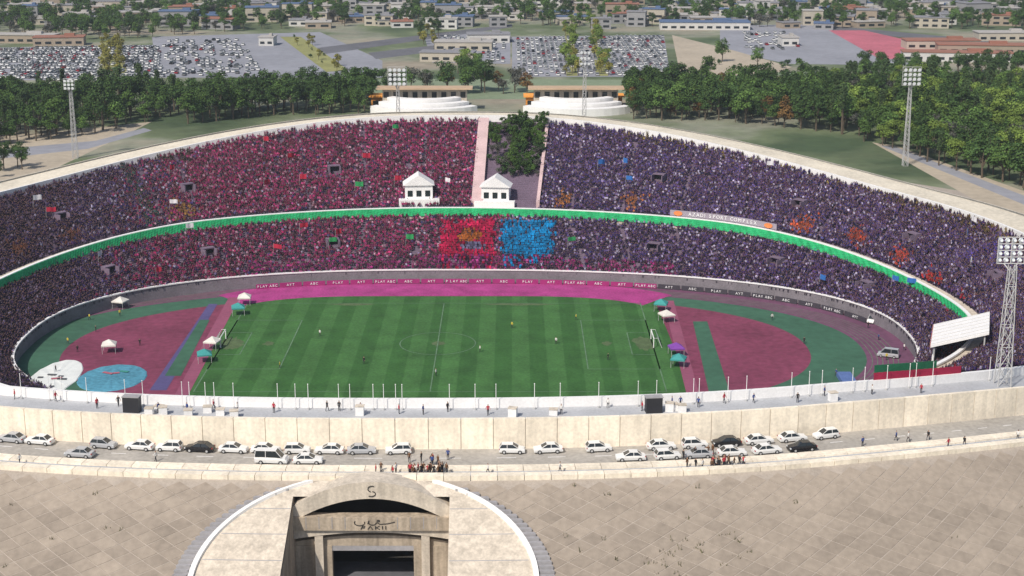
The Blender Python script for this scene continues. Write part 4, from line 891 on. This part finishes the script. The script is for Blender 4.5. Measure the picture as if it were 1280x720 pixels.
p = hit(1062, 482, .02); o = MB().box((p.x, p.y, .5), (3.2, 14, 1.0)).build('folded_tarpaulin', mat('blue_tarp', (.10, .16, .36), .7, .3, .5, .3)); tag(o, 'long blue folded tarpaulin on the track at the far bend end', 'tarpaulin')

# ------------------------------------------------------------------ vehicles
def car_parts(kind):
    L, Wd, prof, cab = {'sedan': (4.5, 1.76, [(-2.25, .55), (-2.2, .88), (-1.5, .95), (-.95, .98), (1.05, .96), (2.1, .80), (2.25, .55)], [(-1.7, .95), (-1.05, 1.42), (.25, 1.44), (1.1, .96)]),
                     'van': (5.0, 1.95, [(-2.5, .5), (-2.48, 1.1), (-2.3, 1.2), (.9, 1.15), (2.2, 1.02), (2.5, .55)], [(-2.42, 1.15), (-2.3, 2.1), (.8, 2.12), (1.75, 1.1)]),
                     'hatch': (4.0, 1.7, [(-2.0, .55), (-1.98, .95), (-1.2, 1.0), (1.0, .96), (1.85, .82), (2.0, .55)], [(-1.93, .98), (-1.6, 1.48), (.15, 1.5), (1.0, .97)])}[kind]
    mb = MB(); rows = []
    bot = .28
    for x, z in prof:
        t = abs(x) / (L / 2); hw = Wd / 2 * (1 - .10 * t ** 4); rows.append([(x, -hw * .94, bot), (x, -hw, (bot + z) * .55), (x, -hw * .95, z - .02), (x, -hw * .6, z + .03), (x, hw * .6, z + .03), (x, hw * .95, z - .02), (x, hw, (bot + z) * .55), (x, hw * .94, bot)])
    mb.grid([r + [r[0]] for r in rows]); mb.add(rows[0] + rows[-1], [tuple(range(8)), tuple(range(8, 16))])
    c = []
    for i, (x, z) in enumerate(cab):
        hw = Wd / 2 * (.90 if z < 1.2 else .74); c.append([(x, -hw, z), (x, hw, z)])
    rf = MB(); b0, b1, b2, b3 = c
    rf.add([b1[0], b1[1], b2[1], b2[0]] + [(p[0], p[1], p[2] + .05) for p in (b1[0], b1[1], b2[1], b2[0])], [(4, 5, 6, 7), (0, 1, 5, 4), (1, 2, 6, 5), (2, 3, 7, 6), (3, 0, 4, 7)])
    for s in (0, 1):
        for a, b in ((b0, b1), (b2, b3)): rf.tube([a[s], b[s]], .05, 4)
        m0 = tuple((b1[s][i] + b2[s][i]) / 2 for i in range(3)); rf.tube([m0, (m0[0], b0[s][1], b0[s][2])], .05, 4)
    gl = MB(); gl.add([b0[0], b0[1], b1[1], b1[0]], [(0, 1, 2, 3)]); ws = MB(); ws.add([b2[0], b2[1], b3[1], b3[0]], [(0, 1, 2, 3)])
    sides = []
    for s in (0, 1): sides.append(MB().add([b0[s], b3[s], b2[s], b1[s]], [(0, 1, 2, 3)]))
    wheels = [(x, s * (Wd / 2 - .1), .33) for x in (-L * .30, L * .31) for s in (-1, 1)]
    wt = MB().tube([(0, -.11, 0), (0, .11, 0)], .33, 12); wr = MB().tube([(0, -.125, 0), (0, .125, 0)], .19, 8)
    return dict(body=outward(mb.mesh('body', CARP)), roof=outward(rf.mesh('roof', CARP)), rw=gl.mesh('rear_window', GLASS), ws=ws.mesh('windscreen', GLASS), sw=[x.mesh('side_window', GLASS) for x in sides], wheels=wheels, tyre=wt.mesh('tyre', TYRE), rim=wr.mesh('rim', STEEL),
                hl=[MB().box((L / 2 - .12, s * Wd * .36, .68), (.16, .34, .16)).mesh('headlight', LAMP) for s in (-1, 1)], tl=[MB().box((-L / 2 + .07, s * Wd * .37, .78), (.12, .3, .18)).mesh('tail_light', mat('tail_lamp', (.35, .01, .01), .3, 0)) for s in (-1, 1)])
CAR = {k: car_parts(k) for k in ('sedan', 'van', 'hatch')}
def put_car(kind, p, rz, col, label, group=None, nm='parked_car', cat='car'):
    d = CAR[kind]; e = tag(empty(nm, p, rz), label, cat, group)
    def pt(n, me, par=e, loc=None): o = ob(n, me, par, loc); o.color = (*col, 1); return o
    pt('body', d['body']); pt('roof', d['roof']); pt('rear_window', d['rw']); pt('windscreen', d['ws'])
    for x in d['sw']: pt('side_window', x)
    for x in d['hl']: pt('headlight', x)
    for x in d['tl']: pt('tail_light', x)
    for w_ in d['wheels']: wo = pt('wheel', d['tyre'], e, w_); pt('rim', d['rim'], wo)
    return e
CC = {'white': (.75, .75, .74), 'black': (.015, .015, .018), 'silver': (.42, .43, .45), 'grey': (.14, .145, .15), 'yellow': (.65, .48, .03), 'orange': (.62, .24, .06), 'red': (.3, .02, .03), 'light blue': (.45, .58, .66)}
def road_car(px, o_, col, kind='sedan', side=0):
    a = phi_px(px, o_); p = ROADZ(a, o_); n = plan_normal(Rc, np.array([a]))[0]; rz = math.atan2(n[1], n[0]) + math.pi / 2 + random.uniform(-.08, .08) + (math.pi if random.random() < .5 else 0)
    put_car(kind, (p[0], p[1], p[2] + .01), rz, CC[col], f"{col} { {'sedan': 'saloon', 'hatch': 'hatchback', 'van': 'van'}[kind]} parked {'against the wall' if o_ < 4 else 'on the kerb side'} of the ring road", f"{col} { {'sedan': 'saloon', 'hatch': 'hatchback', 'van': 'van'}[kind]}s on the ring road, {'wall' if o_ < 4 else 'kerb'} side", cat='car' if kind != 'van' else 'van')
used = {2.2: [], 6.4: []}
for px, o_, c, k in ((50, 2.2, 'white', 'sedan'), (100, 6.4, 'silver', 'sedan'), (175, 2.2, 'white', 'sedan'), (212, 2.2, 'white', 'hatch'), (250, 2.2, 'black', 'sedan'), (292, 2.2, 'white', 'sedan'), (332, 2.2, 'white', 'sedan'), (372, 2.2, 'white', 'hatch'), (412, 2.2, 'white', 'sedan'), (452, 2.2, 'silver', 'sedan'), (340, 6.4, 'white', 'van'), (385, 6.4, 'white', 'sedan'), (498, 2.2, 'white', 'hatch'),
                     (640, 2.2, 'white', 'hatch'), (685, 2.2, 'white', 'sedan'), (748, 2.2, 'white', 'hatch'), (788, 6.4, 'white', 'sedan'), (826, 2.2, 'white', 'sedan'), (868, 2.2, 'white', 'hatch'), (908, 2.2, 'black', 'sedan'), (948, 2.2, 'white', 'sedan'), (990, 2.2, 'white', 'sedan'), (1032, 2.2, 'white', 'hatch'), (834, 6.4, 'white', 'hatch'), (872, 6.4, 'silver', 'sedan'), (914, 6.4, 'white', 'sedan'), (958, 6.4, 'white', 'sedan'), (1002, 6.4, 'black', 'sedan'), 
                     (130, 2.2, 'silver', 'hatch'), (15, 2.2, 'silver', 'sedan')): road_car(px, o_, c, k)
for px, py, c in ((1066, 388, 'white'), (1092, 402, 'white'), (1110, 446, 'silver')):
    put_car('van', hit(px, py, .02), random.uniform(0, 6.28), CC[c], f'{c} van parked on the grey track at the end bend', f'{c} vans on the grey track', 'parked_van', 'van')
# far car parks
def low_car():
    mb = MB(); mb.box((0, 0, .62), (4.4, 1.75, .66), 0)
    mb.add([(-1.8, -.78, .95), (1.1, -.78, .95), (1.1, .78, .95), (-1.8, .78, .95), (-1.2, -.66, 1.45), (.4, -.66, 1.45), (.4, .66, 1.45), (-1.2, .66, 1.45)], [(0, 1, 5, 4), (1, 2, 6, 5), (2, 3, 7, 6), (3, 0, 4, 7)], 1); mb.add([(-1.2, -.66, 1.45), (.4, -.66, 1.45), (.4, .66, 1.45), (-1.2, .66, 1.45)], [(0, 1, 2, 3)], 0)
    for x in (-1.35, 1.4):
        for y in (-.8, .8): mb.tube([(x, y - .1, .32), (x, y + .1, .32)], .32, 8, 2)
    return mb
LOWC = low_car(); LOWM = LOWC.mesh('far_car', [CARP, GLASS, TYRE])
spots = []
for poly, lot in (([(-30, 100), (188, 101), (203, 96), (198, 58), (-30, 62)], 'packed car park beyond the dark tree belt'), ([(642, 95), (836, 95), (828, 46), (642, 48)], 'packed car park crossed by the avenue'), ([(205, 95), (330, 95), (300, 50), (205, 50)], 'half empty car park by the yellow verge'), ([(545, 77), (634, 78), (634, 44), (540, 46)], 'car park at the crossroads'), ([(930, 62), (1000, 62), (990, 40), (930, 40)], 'half empty car park by the pink ground')):
    a = hit(*poly[0], GZ); xs = [hit(*p, GZ) for p in poly]; y0, y1 = min(p.y for p in xs), max(p.y for p in xs); x0, x1 = min(p.x for p in xs), max(p.x for p in xs); y = y0 + 2; row = 0
    full_ = 'packed' in lot
    while y < y1:
        x = x0
        while x < x1:
            u, v = proj(x, y, GZ)
            if inside(poly, u, v) and random.random() < (.82 if full_ else .42) and not any(abs(x - q.x) < 3 and abs(y - q.y) < 3.5 for q in TPOS): spots.append((y, x, lot))
            x += 2.9
        y += 5.4 if row % 2 else 8.4; row += 1
spots.sort(); cols = ['white'] * 9 + ['silver'] * 4 + ['grey'] * 2 + ['black', 'red']; nrest = MB(); RC = []
pri = [q for q in spots if 0 < proj(q[1], q[0], GZ)[0] < 1280]; first = set(id(q) for q in pri[:300])
for q in spots:
    y, x, lot = q; c = random.choice(cols); rz = R_(90) + random.uniform(-.06, .06) + (math.pi if random.random() < .5 else 0)
    if id(q) in first:
        o = ob('parked_car', LOWM, None, (x + random.uniform(-.2, .2), y + random.uniform(-.5, .5), GZ + .1), rz); o.color = (*CC[c], 1); tag(o, f'{c} car in the {lot}', 'car', f'{c} cars, {lot}')
    else:
        Mx = Matrix.Translation((x, y + random.uniform(-.5, .5), GZ + .1)) @ Matrix.Rotation(rz, 4, 'Z'); o_ = len(nrest.v); nrest.v += [tuple(Mx @ Vector(v)) for v in LOWC.v]; nrest.f += [tuple(o_ + i for i in f) for f in LOWC.f]; ci = {'white': 2, 'silver': 3, 'grey': 4, 'black': 5, 'red': 6}[c]; nrest.m += [ci if m == 0 else m - 1 for m in LOWC.m]
o = nrest.build('rows_of_parked_cars', [GLASS, TYRE] + [mat('paint_' + c, CC[c], .3, 0) for c in ('white', 'silver', 'grey', 'black', 'red')]); tag(o, 'rows of far parked cars filling the back of the car parks', 'cars', kind='stuff'); print('cars', len(spots))

# ------------------------------------------------------------------ poles and clutter on the near concourse
pole = MB().tube([(0, 0, 0), (0, 0, 4.2)], [.065, .045], 8).mesh('shaft', WHITE); cap = MB().ball((0, 0, 4.24), .09, 8, 6).mesh('finial', WHITE); foot = MB().tube([(0, 0, 0), (0, 0, .3)], .22, 8).mesh('foot', STEEL)
for px in [28, 63, 79, 110, 158, 180, 229, 238, 258, 269, 293, 348, 370, 386, 424, 438, 467, 480, 495, 503, 562, 594, 620, 668, 700, 748, 797, 820, 866, 873, 909, 932, 988, 1010, 1026, 1064, 1079, 1107, 1135, 1143, 1164, 1235]:
    a = R_(find_phi(px, Rc, 120, 240)); p = ring(np.array([a]), .2, 0)[0]
    e = tag(empty('flagpole', p), 'slim white bare flagpole standing behind the near rim parapet', 'flagpole', 'bare flagpoles along the near rim'); ob('shaft', pole, e); ob('finial', cap, e); ob('foot', foot, e)
def concourse(px, o_): a = R_(find_phi(px, Rc, 120, 240)); p = ring(np.array([a]), o_, 0)[0]; n = plan_normal(Rc, np.array([a]))[0]; return Vector(p), math.atan2(n[1], n[0]) + math.pi / 2
for px, lab in ((174, 'black equipment cabinet among white crates on the near concourse'), (812, 'tall black equipment cabinet beside a white crate row on the concourse')):
    p, rz = concourse(px, 3); e = tag(empty('equipment_cabinet', p, rz), lab, 'cabinet'); MB().box((0, 0, 1.3), (2.6, 1.4, 2.5)).build('case', DARK, e)
    for s in (-1, 1): MB().box((s * .62, .73, 1.3), (1.15, .06, 2.2)).build('door', DARK, e)
    MB().box((0, 0, 2.6), (2.8, 1.6, .12)).build('lid', GREYC, e)
for px in (197, 205, 213, 245, 264, 282, 300, 832, 838, 846, 452, 640, 690, 1030):
    p, rz = concourse(px, random.uniform(2, 4.2)); e = tag(empty('crate', p, rz + random.uniform(-.3, .3)), 'white lidded crate on the grey near concourse floor', 'crate', 'white crates on the concourse'); h = random.uniform(.9, 1.5); MB().box((0, 0, h / 2), (1.3, 1.0, h)).build('box', WHITE, e); MB().box((0, 0, h + .06), (1.42, 1.12, .12)).build('lid', OFFW, e)

# ------------------------------------------------------------------ trees: the 300 nearest one by one, the far rest as one mass
vis = [q for q in TREQ if -240 < proj(*q[0])[0] < 1520]
bushes = [q for q in vis if q[1] == 'bush']; tr_ = sorted([q for q in vis if q[1] != 'bush'], key=lambda q: (not -20 < proj(*q[0])[0] < 1300, q[0].y))
for q in bushes + tr_[:300]: make_tree(*q)
TVAR = bpy.data.collections.new('far_tree_kinds'); KI = {}
for k in TREES:
    for i, (a, b) in enumerate(TREES[k]):
        me = bpy.data.meshes.new('far_tree'); bm = bmesh.new(); bm.from_mesh(b); nb = len(bm.faces); bm.from_mesh(a); bm.faces.ensure_lookup_table()
        for f in bm.faces[nb:]: f.material_index = 1
        bm.to_mesh(me); bm.free(); me.materials.append(b.materials[0]); me.materials.append(BARK)
        KI[(k, i)] = len(KI); TVAR.objects.link(bpy.data.objects.new(f'far_tree_{len(KI):02d}', me))
g2 = CG.copy(); [setattr(n.inputs['Collection'], 'default_value', TVAR) for n in g2.nodes if n.bl_idname == 'GeometryNodeCollectionInfo']
far = tr_[300:]; me = bpy.data.meshes.new('distant_trees'); me.from_pydata([tuple(q[0]) for q in far], [], []); m = len(far)
me.attributes.new('pick', 'INT', 'POINT').data.foreach_set('value', [KI[(q[1], random.randrange(3))] for q in far])
tv = np.zeros((m, 3), np.float32); tv[:, 2] = rng.uniform(0, 6.28, m); me.attributes.new('turn', 'FLOAT_VECTOR', 'POINT').data.foreach_set('vector', tv.ravel())
me.attributes.new('size', 'FLOAT', 'POINT').data.foreach_set('value', [q[4] * random.uniform(.8, 1.25) for q in far])
o = ob('distant_trees', me); o.modifiers.new('trees', 'NODES').node_group = g2; tag(o, 'scattered far trees among the distant houses and car parks', 'trees', kind='stuff'); print('trees', len(tr_), 'bushes', len(bushes))

# ------------------------------------------------------------------ dry weeds rooted in the paving joints
mb = MB()
for cu, cv, ru, rv, n in ((70, 655, 60, 45, 40), (745, 690, 50, 28, 30), (640, 640, 620, 80, 40)):
    for _ in range(n):
        px, py = random.gauss(cu, ru * .6), random.gauss(cv, rv * .6)
        if py < 606: continue
        d_ = 208.0
        for _k in range(12):
            q = hit(px, py, max(GZ, 24 - .5 * (208 - d_))); d_ = q.y
        lo, hi = 0.0, 40.0; a_ = math.atan2(q.x - CX, q.y - CY)
        best = min((abs(proj(*emb(np.array([a]), n_)[0])[0] - px) + abs(proj(*emb(np.array([a]), n_)[0])[1] - py), a, n_) for a in np.linspace(a_ - .05, a_ + .05, 3) for n_ in (1, 4, 7, 10, 13, 16))
        p = Vector(emb(np.array([best[1]]), best[2] + random.uniform(-1.5, 1.5))[0])
        if abs(sn(0, best[1] % (2 * math.pi))) < outer_hw(best[2]) + 3: continue
        p += Vector((random.uniform(-1.5, 1.5), 0, 0))
        for b_ in range(5):
            a = random.uniform(0, 6.28); h = random.uniform(.25, .7); w_ = .12; t = Vector((math.cos(a), math.sin(a), 0))
            r_ = p + Vector((random.uniform(-.5, .5), random.uniform(-.3, .3), 0)); r_.z -= .2
            mb.add([r_ - t * w_, r_ + t * w_, r_ + Vector((random.uniform(-.4, .4), random.uniform(-.4, .4), h + .2))], [(0, 1, 2)])
o = mb.build('dry_weeds', mat('dry_weed', (.16, .15, .09), .95, .3, .5)); tag(o, 'dry weeds growing in the joints of the paved slope', 'weeds', kind='stuff')

# ------------------------------------------------------------------ thin air haze
hz = MB().box((0, 1400, 85), (9000, 9000, 190)).mesh('haze', []); hm = bpy.data.materials.new('haze'); hm.use_nodes = True; hn = hm.node_tree
for n in list(hn.nodes):
    if n.bl_idname != 'ShaderNodeOutputMaterial': hn.nodes.remove(n)
pv = hn.nodes.new('ShaderNodeVolumePrincipled'); pv.inputs['Color'].default_value = (.80, .88, .95, 1); pv.inputs['Density'].default_value = .00013; pv.inputs['Anisotropy'].default_value = .3
hn.links.new(pv.outputs[0], [n for n in hn.nodes if n.bl_idname == 'ShaderNodeOutputMaterial'][0].inputs['Volume']); hz.materials.append(hm)
o = ob('haze', hz); tag(o, 'thin pale haze in the air over the whole scene', 'haze', kind='stuff')
